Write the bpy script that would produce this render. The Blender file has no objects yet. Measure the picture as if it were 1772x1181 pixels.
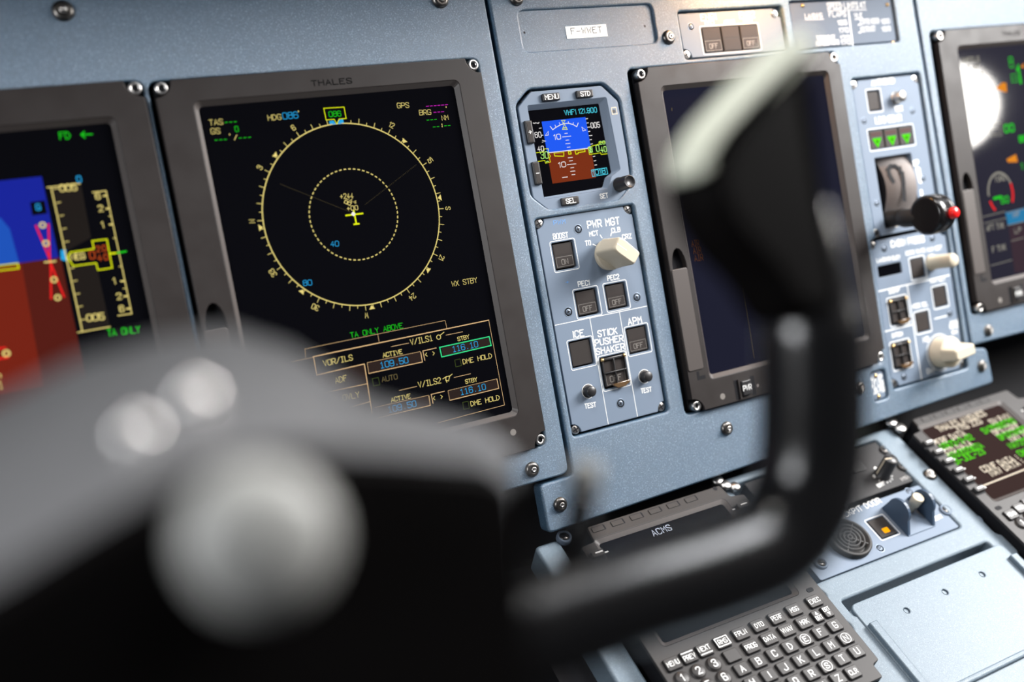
import bpy, bmesh, math
from mathutils import Vector, Matrix
from mathutils.geometry import delaunay_2d_cdt

# ------------------------------------------------------------------ camera, world, lights, exposure
# panel frame: x right along the instrument panel, y up, z out of the panel toward the pilot (millimetres)
S = 0.001
FPX, CX, CY = 1723.0, 886.0, 590.5
rv = Vector((0.02386201, -0.45141383, -0.18988722))
R = Matrix.Rotation(rv.length, 3, rv.normalized())
tv = Vector((-93.37994, -74.96866, 589.56718))
CAM = -(R.transposed() @ tv)                      # (u right, v down, w into the panel)
def uvw(v): return Vector((v[0], v[2], -v[1]))    # -> world axes
C = bpy.context.scene.collection
sc = bpy.context.scene
cam = bpy.data.cameras.new('camera'); co = bpy.data.objects.new('camera', cam); C.objects.link(co)
cam.sensor_width = 36; cam.lens = FPX / 1772 * 36
cam.clip_start = 0.01; cam.clip_end = 20
m = Matrix((uvw(R[0]), -uvw(R[1]), -uvw(R[2]))).transposed().to_4x4()
m.translation = uvw(CAM) * S
co.matrix_world = m
cam.dof.use_dof = True; cam.dof.focus_distance = 0.637; cam.dof.aperture_fstop = 3.0; cam.dof.aperture_blades = 9
sc.camera = co
sc.view_settings.view_transform = 'Standard'; sc.view_settings.look = 'None'
sc.view_settings.exposure = 0.0; sc.view_settings.gamma = 1.0

w = bpy.data.worlds.new('cabin_daylight'); sc.world = w; w.use_nodes = True
w.node_tree.nodes['Background'].inputs[0].default_value = (0.70, 0.76, 0.88, 1)
w.node_tree.nodes['Background'].inputs[1].default_value = 0.08

def area(name, loc, target, sx, sy, power, col, shape='RECTANGLE'):
    l = bpy.data.lights.new(name, 'AREA'); l.shape = shape; l.size = sx; l.size_y = sy
    l.energy = power; l.color = col
    o = bpy.data.objects.new(name, l); C.objects.link(o)
    o.location = loc
    o.rotation_euler = (Vector(target) - Vector(loc)).to_track_quat('-Z', 'Y').to_euler()
    return o
area('right_side_window', (1.2, -0.58, 0.43), (0.34, -0.05, -0.10), 0.58, 0.38, 42, (1.0, 0.985, 0.97))
area('left_side_window', (-0.75, -0.52, 0.12), (-0.12, -0.38, -0.10), 0.30, 0.34, 5.0, (0.95, 0.97, 1.0))
area('display_reflection_disc', (1.288, -0.632, 0.096), (0.52, 0.0, 0.02), 0.15, 0.15, 2.2, (1.0, 0.96, 0.90), 'DISK')  # unseen disc added to make the white reflection in the rightmost display
area('overhead_dome', (-0.02, -0.44, 0.80), (-0.02, -0.36, 0.0), 0.26, 0.26, 5.0, (1.0, 0.97, 0.93), 'DISK')
area('cabin_doorway', (0.86, -1.15, 0.43), (0.2, 0.0, 0.05), 0.30, 0.20, 1.7, (1.0, 0.91, 0.86))
area('ceiling_daylight', (0.62, -0.85, 0.95), (0.3, -0.1, -0.25), 0.45, 0.45, 10, (0.95, 0.97, 1.0))
area('glareshield_flood', (0.312, -0.035, 0.142), (0.315, 0.0, 0.100), 0.05, 0.012, 0.30, (1.0, 0.50, 0.18))

# ------------------------------------------------------------------ frames and measuring
PHI, V0 = math.radians(49), 222.0
PF = Matrix(((1,0,0,0),(0,0,-1,0),(0,1,0,0),(0,0,0,1)))
cs, sn = math.cos(PHI), math.sin(PHI)
DF = Matrix(((1,0,0,0),(0,sn,-cs,0),(0,cs,sn,-V0*S),(0,0,0,1)))
def ray(x, y): return R.transposed() @ Vector(((x-CX)/FPX, (y-CY)/FPX, 1.0))
def P(x, y, h=0.0):                                # point of the panel plane at height h
    d = ray(x, y); k = (-h - CAM[2]) / d[2]; p = CAM + k*d
    return (p[0], -p[1])
def Q(x, y, h=0.0):                                # the same on the sloping pedestal
    n = Vector((0, -sn, -cs)); p0 = Vector((0, V0, 0)) + h*n
    d = ray(x, y); p = CAM + d*(n.dot(p0-CAM)/n.dot(d))
    return (p[0], -(p-p0).dot(Vector((0, cs, -sn))))
CROP = dict(f=(0,0,1), c0=(0,0,3.938), c2=(0,300,3.938), c3=(330,130,4.723), c4=(600,130,4.723), c5=(400,370,5.133), c6=(640,370,5.134),
  c7=(500,530,4.027), cM=(880,0,4.922), cA=(880,140,5.133), cB=(910,350,5.623), cC=(940,540,5.367), cD=(1080,0,4.43), cE=(1080,250,2.4604),
  cF=(1440,100,3.69), cG=(1460,400,3.936), cH=(1580,0,4.542), cI=(1440,660,4.922), cJ=(1390,820,3.272), cK=(1080,980,3.692), cL=(880,680,3.691),
  cV=(940,820,4.43), cW=(1400,840,6.815), cX=(1460,720,8.433), cY=(1560,800,5.906), cZ=(1580,680,5.906), cN=(1380,0,4.52), c1=(1140,1020,7.335),
  cR=(1340,1010,6.905), cS=(1640,60,5.906), cT=(1640,240,3.69), cU=(1180,560,5.906), cQ=(1500,250,6.561), cP=(560,310,10.736), cO=(0,130,5.904))
class Meas:
    """measure on one view of the photo, on one plane"""
    def __init__(s, crop, h=0.0, ped=False): s.c, s.h, s.f = CROP[crop], h, (Q if ped else P)
    def __call__(s, x, y, h=None): return s.f(s.c[0]+x/s.c[2], s.c[1]+y/s.c[2], s.h if h is None else h)
    def rect(s, *q):                                # axis-aligned rectangle from TL, TR, BR, BL
        p = [s(*a) for a in q]
        return ((p[0][0]+p[3][0])/2, (p[1][0]+p[2][0])/2, (p[2][1]+p[3][1])/2, (p[0][1]+p[1][1])/2)

# ------------------------------------------------------------------ materials
def mat(name, col, rough=0.5, metal=0.0, spec=0.5, bump=0.0, bscale=900, var=0.0, vscale=60, emit=None, estr=1.0, glints=0.0, coat=0.0):
    M = bpy.data.materials.new(name); M.use_nodes = True
    nt = M.node_tree; b = nt.nodes['Principled BSDF']
    b.inputs['Base Color'].default_value = (*col, 1); b.inputs['Roughness'].default_value = rough
    b.inputs['Metallic'].default_value = metal; b.inputs['Specular IOR Level'].default_value = spec
    b.inputs['Coat Weight'].default_value = coat; b.inputs['Coat Roughness'].default_value = 0.28
    if emit:
        b.inputs['Emission Color'].default_value = (*emit, 1); b.inputs['Emission Strength'].default_value = estr
    tc = nt.nodes.new('ShaderNodeTexCoord')
    def noise(scale, detail=2):
        n = nt.nodes.new('ShaderNodeTexNoise'); n.inputs['Scale'].default_value = scale; n.inputs['Detail'].default_value = detail
        nt.links.new(tc.outputs['Object'], n.inputs['Vector']); return n
    if bump:
        n = noise(bscale, 3); bp = nt.nodes.new('ShaderNodeBump')
        bp.inputs['Strength'].default_value = bump; bp.inputs['Distance'].default_value = 0.0005
        nt.links.new(n.outputs['Fac'], bp.inputs['Height']); nt.links.new(bp.outputs['Normal'], b.inputs['Normal'])
    if var:
        n = noise(vscale, 4); r = nt.nodes.new('ShaderNodeMapRange')
        r.inputs['From Min'].default_value = 0.35; r.inputs['From Max'].default_value = 0.68
        r.inputs['To Min'].default_value = rough-var; r.inputs['To Max'].default_value = rough+var
        nt.links.new(n.outputs['Fac'], r.inputs['Value']); nt.links.new(r.outputs['Result'], b.inputs['Roughness'])
    if glints:                                       # lighter specks in the colour stand for glints off hammered paint
        v = nt.nodes.new('ShaderNodeTexVoronoi'); v.inputs['Scale'].default_value = 2400
        nt.links.new(tc.outputs['Object'], v.inputs['Vector'])
        r = nt.nodes.new('ShaderNodeValToRGB'); e = r.color_ramp.elements
        e[0].position = 0.0; e[0].color = (*[min(1, c*(1-glints*.35)) for c in col], 1)
        e[1].position = 0.97; e[1].color = (*[min(1, c*(1+glints*1.2)+glints*.16) for c in col], 1)
        k = e.new(0.72); k.color = (*[c*1.02 for c in col], 1)
        nt.links.new(v.outputs['Color'], r.inputs['Fac']); nt.links.new(r.outputs['Color'], b.inputs['Base Color'])
    return M
def glow(name, col, s=1.0):
    M = bpy.data.materials.new(name); M.use_nodes = True
    nt = M.node_tree; b = nt.nodes['Principled BSDF']
    b.inputs['Base Color'].default_value = (0.005, 0.005, 0.005, 1); b.inputs['Roughness'].default_value = 0.25; b.inputs['Specular IOR Level'].default_value = 0.0
    b.inputs['Emission Color'].default_value = (*col, 1); b.inputs['Emission Strength'].default_value = s
    return M
def sr(h):
    return tuple(((c/12.92) if c <= 0.04045 else ((c+0.055)/1.055)**2.4) for c in (int(h[i:i+2], 16)/255 for i in (0, 2, 4)))
paint = mat('blue_hammered_paint', (0.054, 0.113, 0.182), 0.30, 0.0, 1.0, bump=0.7, bscale=4600, glints=0.75, coat=0.3)
face = mat('blue_grey_faceplate', (0.158, 0.200, 0.262), 0.55, 0.0, 0.22, bump=0.05, bscale=2500)
trayp = mat('blue_tray_paint', (0.150, 0.205, 0.255), 0.42, 0.0, 0.85, bump=0.8, bscale=3600, glints=0.3, coat=0.15)
bez = mat('warm_black_bezel', (0.023, 0.019, 0.018), 0.5, 0.0, 0.26, bump=0.05, bscale=3000, var=0.05, vscale=70)
lipm = mat('bezel_lip', (0.060, 0.050, 0.046), 0.45)
blk = mat('matt_black', (0.006, 0.006, 0.008), 0.7, 0, 0.2)
rub = mat('black_rubber', (0.014, 0.013, 0.013), 0.6)
satin = mat('satin_black_plastic', (0.018, 0.017, 0.018), 0.38, var=0.06)
glass = mat('black_screen_glass', (0.002, 0.002, 0.003), 0.05, 0, 0.12)
glassm = mat('antireflective_glass', (0.002, 0.002, 0.003), 0.08, 0, 0.03)
glass2 = mat('lit_blue_screen', (0.004, 0.004, 0.006), 0.05, 0, 0.5, emit=sr('0d0f22'))
glass3 = mat('lit_grey_screen', (0.004, 0.004, 0.006), 0.05, 0, 0.5, emit=sr('1c1a26'))
steel = mat('bright_steel', (0.52, 0.50, 0.48), 0.33, 1.0)
polish = mat('polished_steel', (0.9, 0.88, 0.85), 0.3, 1.0)
gun = mat('gunmetal_washer', (0.16, 0.15, 0.14), 0.32, 1.0)
bscrew = mat('blued_screw', (0.16, 0.20, 0.26), 0.4, 0.5)
gold = mat('brass_screw', (0.75, 0.5, 0.22), 0.3, 1.0)
cream = mat('cream_knob', (0.56, 0.49, 0.375), 0.5, 0, 0.3)
plat = mat('engraved_plate', (0.105, 0.135, 0.185), 0.55, 0, 0.15)
white = mat('white_engraving', (0.86, 0.86, 0.84), 0.6)
white2 = mat('white_label', (0.9, 0.88, 0.85), 0.5)
ink = mat('black_ink', (0.006, 0.006, 0.006), 0.9, 0, 0.05)
cap = mat('dark_brown_button_cap', (0.034, 0.029, 0.027), 0.5, 0, 0.14)
capw = mat('button_window', (0.036, 0.030, 0.028), 0.5, 0, 0.12)
capl = mat('unlit_caption', (0.17, 0.155, 0.14), 0.5)
greyp = mat('grey_mcdu_case', (0.027, 0.024, 0.023), 0.5, 0, 0.3, bump=0.05, bscale=3000)
key = mat('grey_key', (0.031, 0.028, 0.027), 0.45, 0, 0.35)
quad = mat('warm_grey_quadrant', (0.20, 0.175, 0.165), 0.6, 0, 0.3)
red = mat('red_button', (0.75, 0.01, 0.01), 0.3)
amberu = mat('clear_guard', (0.10, 0.06, 0.03), 0.15, 0, 0.6)
yokem = mat('black_yoke', (0.005, 0.0045, 0.0045), 0.22, 0, 0.8)
yokeb = mat('black_grip_rubber', (0.0035, 0.003, 0.003), 0.6, 0, 0.04)
yokeg = mat('skylit_hub_grey', (0.12, 0.12, 0.124), 0.45)  # sky light on the black hub's top put into the colour as grey
capg = mat('grey_yoke_badge', (0.31, 0.31, 0.295), 0.45)
pale = mat('pale_green_band', (0.66, 0.68, 0.56), 0.5)  # pale green band along the grip's upper-left edge
dark = mat('footwell_black', (0.006, 0.006, 0.008), 0.9)
Lc = glow('cream_symbols', sr('f0dc82'), 0.95)
Lg = glow('green_symbols', sr('18d818'), 0.85)
Lgb = glow('bright_green', sr('5cf000'), 1.1)
Lb = glow('cyan_symbols', sr('22a8e8'), 0.95)
Lm = glow('magenta_symbols', sr('d018c0'), 0.9)
Ly = glow('yellow_symbols', sr('e6f000'), 1.0)
Lr = glow('red_symbols', sr('f01818'), 1.0)
Lo = glow('orange_symbols', sr('e05818'), 0.7)
Lam = glow('amber_light', sr('ffaa00'), 1.3)
Ldim = glow('dim_cream', sr('8c7c50'), 0.6)
Lbox = glow('cream_box_line', sr('f2c890'), 0.95)
Lfill = glow('brown_fill', sr('281a16'), 1.0)
Lsky = glow('pfd_sky', sr('0a1c98'), 1.0)
Lsky2 = glow('pfd_sky_light', sr('1450b8'), 1.0)
Lgnd = glow('pfd_ground', sr('521003'), 1.0)
Lgnd2 = glow('pfd_ground_light', sr('741a03'), 1.0)
Lisky = glow('standby_sky', sr('1458f4'), 1.0)
Lignd = glow('standby_ground', sr('782800'), 1.0)
Lw = glow('white_symbols', sr('f4f0ee'), 1.0)
Lteal = glow('teal_box', sr('38e890'), 1.0)
Ltape = glow('tape_brown', sr('17100c'), 1.0)
Lmw = glow('mcdu_white', sr('fff0d8'), 1.25)
Lbrown = glow('mcdu_brown', sr('3a2522'), 1.0)
Lpan = glow('blue_pane', sr('1c78a8'), 1.0)

# ------------------------------------------------------------------ mesh builder
class MB:
    def __init__(s): s.v, s.f, s.m, s.k, s.smooth, s.zi = [], [], [], 0, set(), 0.0
    def use(s, k): s.k = k; return s
    def face(s, idx): s.f.append(tuple(idx)); s.m.append(s.k)
    def add(s, pts): n = len(s.v); s.v += [tuple(p) for p in pts]; return n
    def quad2(s, p, z): n = s.add([(x, y, z) for x, y in p]); s.face(range(n, n+len(p)))
    def prism(s, poly, z0, z1, b=0.0, seg=2, caps=True, bottom=False):
        s.plate(poly, [], z0, z1, b, seg, bottom)
    def plate(s, outer, holes, z0, z1, b=0.0, seg=2, bottom=False, chb=None):
        def area2(p): return sum(p[i][0]*p[(i+1) % len(p)][1]-p[(i+1) % len(p)][0]*p[i][1] for i in range(len(p)))
        loops = [outer if area2(outer) > 0 else outer[::-1]] + [h if area2(h) < 0 else h[::-1] for h in holes]
        for i_, h_ in enumerate(holes):
            bb_ = lambda q: (min(a[0] for a in q), max(a[0] for a in q), min(a[1] for a in q), max(a[1] for a in q))
            H, O = bb_(h_), bb_(outer)
            if H[0] < O[0]+b or H[1] > O[1]-b or H[2] < O[2]+b or H[3] > O[3]-b: print('WARN hole outside', i_, H, O)
            for j_ in range(i_):
                K = bb_(holes[j_])
                if H[0]-b < K[1]+b and K[0]-b < H[1]+b and H[2]-b < K[3]+b and K[2]-b < H[3]+b: print('WARN holes overlap', i_, j_, H, K)
        tops = []
        for li, L in enumerate(loops):
            bb = b if li == 0 or chb is None else chb
            n = len(L); off = []
            for i in range(n):
                a, c, d = Vector(L[i-1]), Vector(L[i]), Vector(L[(i+1) % n])
                e1 = (c-a); e2 = (d-c)
                n1 = Vector((-e1.y, e1.x)).normalized(); n2 = Vector((-e2.y, e2.x)).normalized()
                bi = n1+n2
                bi = bi/max(0.3, (bi.length_squared/2)) if bi.length > 1e-6 else n1
                off.append(bi)
            rings = [[(x, y, z0) for x, y in L]]
            if bb > 0:
                for j in range(seg+1):
                    t = math.pi/2*j/seg
                    o = bb*(1-math.cos(t)); z = z1-bb+bb*math.sin(t)
                    rings.append([(x+v.x*o, y+v.y*o, z) for (x, y), v in zip(L, off)])
            else: rings.append([(x, y, z1) for x, y in L])
            ids = [s.add(r) for r in rings]
            for r in range(len(rings)-1):
                for i in range(n):
                    j = (i+1) % n
                    s.face((ids[r]+i, ids[r]+j, ids[r+1]+j, ids[r+1]+i))
                    if bb > 0 and r > 0: s.smooth.add(len(s.f)-1)
            tops.append((ids[-1], n)); 
            if li == 0 and bottom: s.face([ids[0]+i for i in range(n)][::-1])
        if len(tops) == 1: s.face(range(tops[0][0], tops[0][0]+tops[0][1])); return
        pts, idm, ed = [], [], []
        for st, n in tops:
            o_ = len(pts)
            for i in range(n):
                pts.append(Vector(s.v[st+i][:2])); idm.append(st+i); ed.append((o_+i, o_+(i+1) % n))
        ov, _, of, vo, _, _ = delaunay_2d_cdt(pts, ed, [], 0, 1e-5)
        def inside(q):
            c_ = False
            for a_, b_ in ed:
                A_, B_ = pts[a_], pts[b_]
                if (A_.y > q.y) != (B_.y > q.y) and q.x < (B_.x-A_.x)*(q.y-A_.y)/(B_.y-A_.y)+A_.x: c_ = not c_
            return c_
        for f in of:
            q = sum((ov[k] for k in f), Vector((0, 0)))/len(f)
            if not inside(q): continue
            ix = [idm[vo[k][0]] if vo[k] else s.add([(ov[k].x, ov[k].y, z1)]) for k in f]
            a_, b_, c_ = (ov[k] for k in f[:3])
            s.face(ix if (b_-a_).cross(c_-a_) > 0 else ix[::-1])
    def box(s, x0, x1, y0, y1, z0, z1, b=0.0, r=0.0): s.plate(rrect(x0, x1, y0, y1, r), [], z0, z1, b)
    def ring(s, A, za, B, zb):
        a = s.add([(x, y, za) for x, y in A]); b = s.add([(x, y, zb) for x, y in B]); n = len(A)
        for i in range(n): j = (i+1) % n; s.face((a+i, a+j, b+j, b+i))
    def lathe(s, cx, cy, prof, seg=24, axis='z', cz=0.0, start=0.0):
        """profile (r, t) turned about an axis through (cx, cy, cz)"""
        ids = []
        for r, t in prof:
            pts = []
            for i in range(seg):
                a = start+2*math.pi*i/seg; c_, s_ = r*math.cos(a), r*math.sin(a)
                pts.append((cx+c_, cy+s_, cz+t) if axis == 'z' else (cx+t, cy+c_, cz+s_))
            ids.append(s.add(pts))
        for k in range(len(prof)-1):
            for i in range(seg):
                j = (i+1) % seg
                s.face((ids[k]+i, ids[k]+j, ids[k+1]+j, ids[k+1]+i)); s.smooth.add(len(s.f)-1)
        if prof[-1][0] > 0: s.face([ids[-1]+i for i in range(seg)])
        if axis == 'x' and prof[0][0] > 0: s.face([ids[0]+i for i in range(seg)][::-1])
    def cyl(s, cx, cy, r, z0, z1, b=0.3, seg=24):
        s.lathe(cx, cy, [(r, z0), (r, z1-b), (r-b, z1)], seg)
    def stroke(s, pts, wd, z, closed=False):
        n = len(pts)
        if n < 2: return
        L, Rr = [], []
        for i in range(n):
            c = Vector(pts[i])
            a = Vector(pts[i-1]) if (i > 0 or closed) else None
            d = Vector(pts[(i+1) % n]) if (i < n-1 or closed) else None
            if a is None: e = (d-c).normalized(); c = c-e*wd*.4; nn = Vector((-e.y, e.x)); k = 1
            elif d is None: e = (c-a).normalized(); c = c+e*wd*.4; nn = Vector((-e.y, e.x)); k = 1
            else:
                e1, e2 = (c-a).normalized(), (d-c).normalized()
                nn = Vector((-e1.y-e2.y, e1.x+e2.x))
                if nn.length < 0.2: nn = Vector((-e1.y, e1.x)); k = 1
                else: nn.normalize(); k = min(1.6, 1/max(0.3, nn.dot(Vector((-e1.y, e1.x)))))
            L.append(c+nn*wd/2*k); Rr.append(c-nn*wd/2*k)
        z = z+s.zi; s.zi = (s.zi+.002) % .03
        b = s.add([(p.x, p.y, z) for p in L]+[(p.x, p.y, z) for p in Rr])
        for i in range(n if closed else n-1):
            j = (i+1) % n
            s.face((b+n+i, b+n+j, b+j, b+i))
    def rectline(s, x0, x1, y0, y1, wd, z, r=0.0): s.stroke(rrect(x0, x1, y0, y1, r), wd, z, True)
    def disc(s, cx, cy, r, z, seg=16): s.quad2([(cx+r*math.cos(2*math.pi*i/seg), cy+r*math.sin(2*math.pi*i/seg)) for i in range(seg)], z)
    def text(s, t, x, y, h, z, wd=None, ww=None, adv=None, align='l', rot=0.0, mono=False):
        """single-stroke lettering; x, y = baseline start / centre"""
        wd = wd or h*.14; ww = ww or h*.62; ws = {}
        adv = adv or ww+max(wd*1.35, h*.2)
        wid = []
        for ch in t: wid.append(adv*(0.45 if (ch in 'I1.:' and not mono) else 0.6 if ch == ' ' and not mono else 1))
        tot = sum(wid)-(adv-ww)
        x0 = -tot/2 if align == 'c' else 0.0
        ca, sa = math.cos(rot), math.sin(rot)
        yo = -h/2 if align == 'c' else 0
        for ch, wi in zip(t, wid):
            g_ = GLYPH.get(('m' if mono else '')+ch) or GLYPH.get(ch, '')
            dx = -ww*.28 if (ch in 'I1.:' and not mono) else 0
            for pl in g_.split('|'):
                pts = []
                for gx_, gy_ in smooth_glyph(pl):
                    px, py = gx_/6*ww+x0+dx, gy_/9*h+yo
                    pts.append((x+px*ca-py*sa, y+px*sa+py*ca))
                if pts: s.stroke(pts, wd, z); z += .003
            x0 += wi
    def textpx(s, t, a, b, h, z, wd=None, mono=False):
        """lettering from baseline point a to baseline end b"""
        d = Vector(b)-Vector(a); n = len(t)
        if mono: ww = d.length/(n+(n-1)*.28); adv = ww*1.28
        else:
            k = sum(0.45 if c in 'I1.:' else 0.6 if c == ' ' else 1 for c in t)
            ww = d.length/(k*1.42-.42); adv = ww*1.42
        s.text(t, a[0], a[1], h, z, wd, ww, adv, rot=math.atan2(d.y, d.x), mono=mono)
def smooth_glyph(pl):
    q = [(int(k[0]), int(k[1])) for k in pl.split()]; o = []
    for i, c in enumerate(q):
        if i:
            a = q[i-1]
            if abs(c[0]-a[0]) == 2 and abs(c[1]-a[1]) == 2 and len(q) > 3:
                if i > 1: hz = q[i-2][1] == a[1]
                else: hz = i+1 < len(q) and q[i+1][0] == c[0]
                k = (c[0], a[1]) if hz else (a[0], c[1])
                for t in (.33, .67): o.append(tuple(a[n]*(1-t)**2+2*k[n]*t*(1-t)+c[n]*t*t for n in (0, 1)))
        o.append(c)
    return o
def rrect(x0, x1, y0, y1, r=0.0, n=4):
    if r <= 0: return [(x0, y0), (x1, y0), (x1, y1), (x0, y1)]
    o = []
    for cx, cy, a in ((x1-r, y0+r, -90), (x1-r, y1-r, 0), (x0+r, y1-r, 90), (x0+r, y0+r, 180)):
        for i in range(n+1):
            t = math.radians(a+90*i/n); o.append((cx+r*math.cos(t), cy+r*math.sin(t)))
    return o
def rpoly(p, r, n=3):
    """round the corners of a polygon"""
    o = []; k = len(p)
    for i in range(k):
        a, c, d = Vector(p[i-1]), Vector(p[i]), Vector(p[(i+1) % k])
        rr = min(r, (a-c).length*.45, (d-c).length*.45)
        s0, s1 = c+(a-c).normalized()*rr, c+(d-c).normalized()*rr
        for j in range(n+1):
            t = j/n; q = s0*(1-t)**2+c*2*t*(1-t)+s1*t*t; o.append((q.x, q.y))
    return o
def circ(cx, cy, r, n=20): return [(cx+r*math.cos(2*math.pi*i/n), cy+r*math.sin(2*math.pi*i/n)) for i in range(n)]
def notched(x0, x1, y0, y1, c, which='abcd', r=1.2):
    """rectangle with rounded bites out of its corners (a=TL b=TR c=BR d=BL)"""
    o = []
    def bite(cx, cy, a0):
        return [(cx+c*math.cos(math.radians(a0-90*i/5)), cy+c*math.sin(math.radians(a0-90*i/5))) for i in range(6)]
    o += bite(x0, y0, 90) if 'd' in which else [(x0, y0)]
    o += bite(x1, y0, 180) if 'c' in which else [(x1, y0)]
    o += bite(x1, y1, 270) if 'b' in which else [(x1, y1)]
    o += bite(x0, y1, 360) if 'a' in which else [(x0, y1)]
    return o
_o = '20 02 07 29 49 67 62 40 20'
GLYPH = {'A':'00 39 60|13 53','B':'00 09 49 67 66 45 05|45 63 62 40 00','C':'67 49 29 07 02 20 40 62','D':'00 09 39 66 63 30 00','E':'60 00 09 69|05 45',
 'F':'00 09 69|05 45','G':'67 49 29 07 02 20 40 62 64 34','H':'00 09|60 69|05 65','I':'30 39','mI':'10 50|30 39|19 59','J':'02 20 40 62 69','K':'00 09|69 04|25 60',
 'L':'09 00 60','M':'00 09 34 69 60','N':'00 09 60 69','O':_o,'P':'00 09 49 67 66 44 04','Q':_o+'|32 60','R':'00 09 49 67 66 44 04|34 60',
 'S':'67 49 29 07 06 25 44 63 62 40 20 02','T':'30 39|09 69','U':'09 02 20 40 62 69','V':'09 30 69','W':'09 10 36 50 69','X':'00 69|09 60','Y':'09 35 69|35 30',
 'Z':'09 69 00 60','0':_o,'1':'17 39 30','m1':'17 39 30|10 50','2':'07 29 49 67 66 00 60','3':'07 29 49 67 66 45 25|45 63 62 40 20 02','4':'40 49 03 63',
 '5':'69 09 05 45 63 62 40 20 02','6':'67 49 29 07 02 20 40 62 63 45 25 03','7':'09 69 20','8':'25 06 07 29 49 67 66 45 25 03 02 20 40 62 63 45',
 '9':'02 20 40 62 67 49 29 07 06 24 44 66','-':'04 64','.':'30 31','/':'00 69',':':'32 33|36 37','+':'04 64|31 37','<':'58 14 50','>':'18 54 10','*':'28 39 48 37 28','(':'49 27 22 40',')':'29 47 42 20'}

def build(name, mb, mats, parent, c):
    me = bpy.data.meshes.new(name)
    me.from_pydata([((x-c[0])*S, (y-c[1])*S, (z-c[2])*S) for x, y, z in mb.v], [], mb.f)
    for mm in (mats if isinstance(mats, (list, tuple)) else [mats]): me.materials.append(mm)
    me.polygons.foreach_set('material_index', mb.m)
    me.polygons.foreach_set('use_smooth', [i in mb.smooth for i in range(len(mb.f))])
    me.update()
    o = bpy.data.objects.new(name, me); C.objects.link(o)
    if parent: o.parent = parent
    return o
class Thing:
    """an Empty at the thing's base that carries its parts"""
    def __init__(s, name, label, cat, fr=PF, c=(0, 0, 0), group=None):
        o = s.o = bpy.data.objects.new(name, None); C.objects.link(o); s.c = c
        o.empty_display_size = 0.02
        o.matrix_world = fr @ Matrix.Translation(Vector(c)*S)
        o['label'] = label; o['category'] = cat
        if group: o['group'] = group
    def part(s, name, mb, mats, parent=None, label=None):
        o = build(name, mb, mats, parent or s.o, s.c)
        if label: o['label'] = label
        return o
def structure(name, mb, mats, fr=PF, c=(0, 0, 0)):
    o = build(name, mb, mats, None, c); o.matrix_world = fr @ Matrix.Translation(Vector(c)*S); o['kind'] = 'structure'; return o

# ------------------------------------------------------------------ small repeated parts
def fastener(T, x, y, z, r=5.0):
    """conical washer with a small screw head in it"""
    a = MB(); a.lathe(x, y, [(r, z), (r, z+.6), (r*.5, z+3.2), (r*.46, z+2.6), (0.01, z+2.6)], 28)
    o = T.part('fastener', a, gun)
    b = MB(); b.lathe(x, y, [(r*.38, z+2.5), (r*.38, z+3.3), (r*.3, z+3.6), (r*.14, z+3.6), (r*.14, z+2.9), (0.01, z+2.9)], 20)
    T.part('screw_head', b, steel, o)
def xscrew(T, x, y, z, r=2.1, m=None):
    """cross-head screw"""
    a = MB(); a.lathe(x, y, [(r, z-.6), (r, z+.7), (r*.9, z+.9), (0.01, z+.95)], 20)
    a.use(1)
    for ang in (.35, .35+math.pi/2):
        dx, dy = math.cos(ang)*r*.62, math.sin(ang)*r*.62
        a.stroke([(x-dx, y-dy), (x+dx, y+dy)], r*.28, z+1.04)
    T.part('screw', a, [m or steel, blk])
def ringscrew(T, x, y, z, r=2.5, m=None):
    """countersunk screw sunk in a round well"""
    a = MB(); a.lathe(x, y, [(r, z+.02), (r*.86, z+.25), (r*.80, z-.1), (r*.62, z-.1), (r*.58, z+.2), (r*.2, z+.2), (0.01, z+.1)], 22)
    a.use(1)
    for ang in (.3, .3+math.pi/2):
        dx, dy = math.cos(ang)*r*.34, math.sin(ang)*r*.34
        a.stroke([(x-dx, y-dy), (x+dx, y+dy)], r*.18, z+.27)
    a.use(2).lathe(x, y, [(r*.84, z+.12), (r*.62, z+.12)], 22)
    T.part('screw', a, [m or bscrew, blk, ink])
def hexscrew(T, x, y, z, r=3.2, parent=None):
    a = MB(); a.lathe(x, y, [(r, z-5), (r, z-.5), (r*.85, z), (r*.5, z), (r*.5, z-1.2)], 24)
    a.use(1).disc(x, y, r*.5, z-1.0, 6)
    T.part('screw', a, [steel, blk], parent)
def capbutton(T, rc, z, txt=None, plain=False, depth=2.6, side=1.0, split=True, mt=None, parent_name='pushbutton'):
    """square lamp button sunk in its well; rc = well rectangle"""
    x0, x1, y0, y1 = rc; g = side
    a = MB(); a.box(x0-.3, x1+.3, y0-.3, y1+.3, z-9, z-depth-2.5)
    a.use(1).box(x0+g, x1-g, y0+g, y1-g, z-depth-3, z-depth+1.4, .35, .5)
    o = T.part(parent_name, a, [blk, cap])
    if plain: return o
    ym = (y0+y1)/2; zt = z-depth+1.45
    b = MB()
    if split:
        b.box(x0+g+.7, x1-g-.7, ym+.7, y1-g-.7, zt-.2, zt+.05)
        b.box(x0+g+.7, x1-g-.7, y0+g+.7, ym-.3, zt-.2, zt+.05)
    b.use(1)
    if txt:
        b.rectline(x0+g+1.1, x1-g-1.1, y0+g+1.1, ym-.7, .25, zt+.09)
        b.text(txt, (x0+x1)/2, (y0+g+ym-.2)/2, (ym-y0)*.36, zt+.09, align='c')
    T.part('caption', b, [capw, capl], o)
    return o
def wells(L): return [rrect(*r, 0.8, 2) for r in L]
def pad(r, d): return (r[0]-d, r[1]+d, r[2]-d, r[3]+d)
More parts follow.
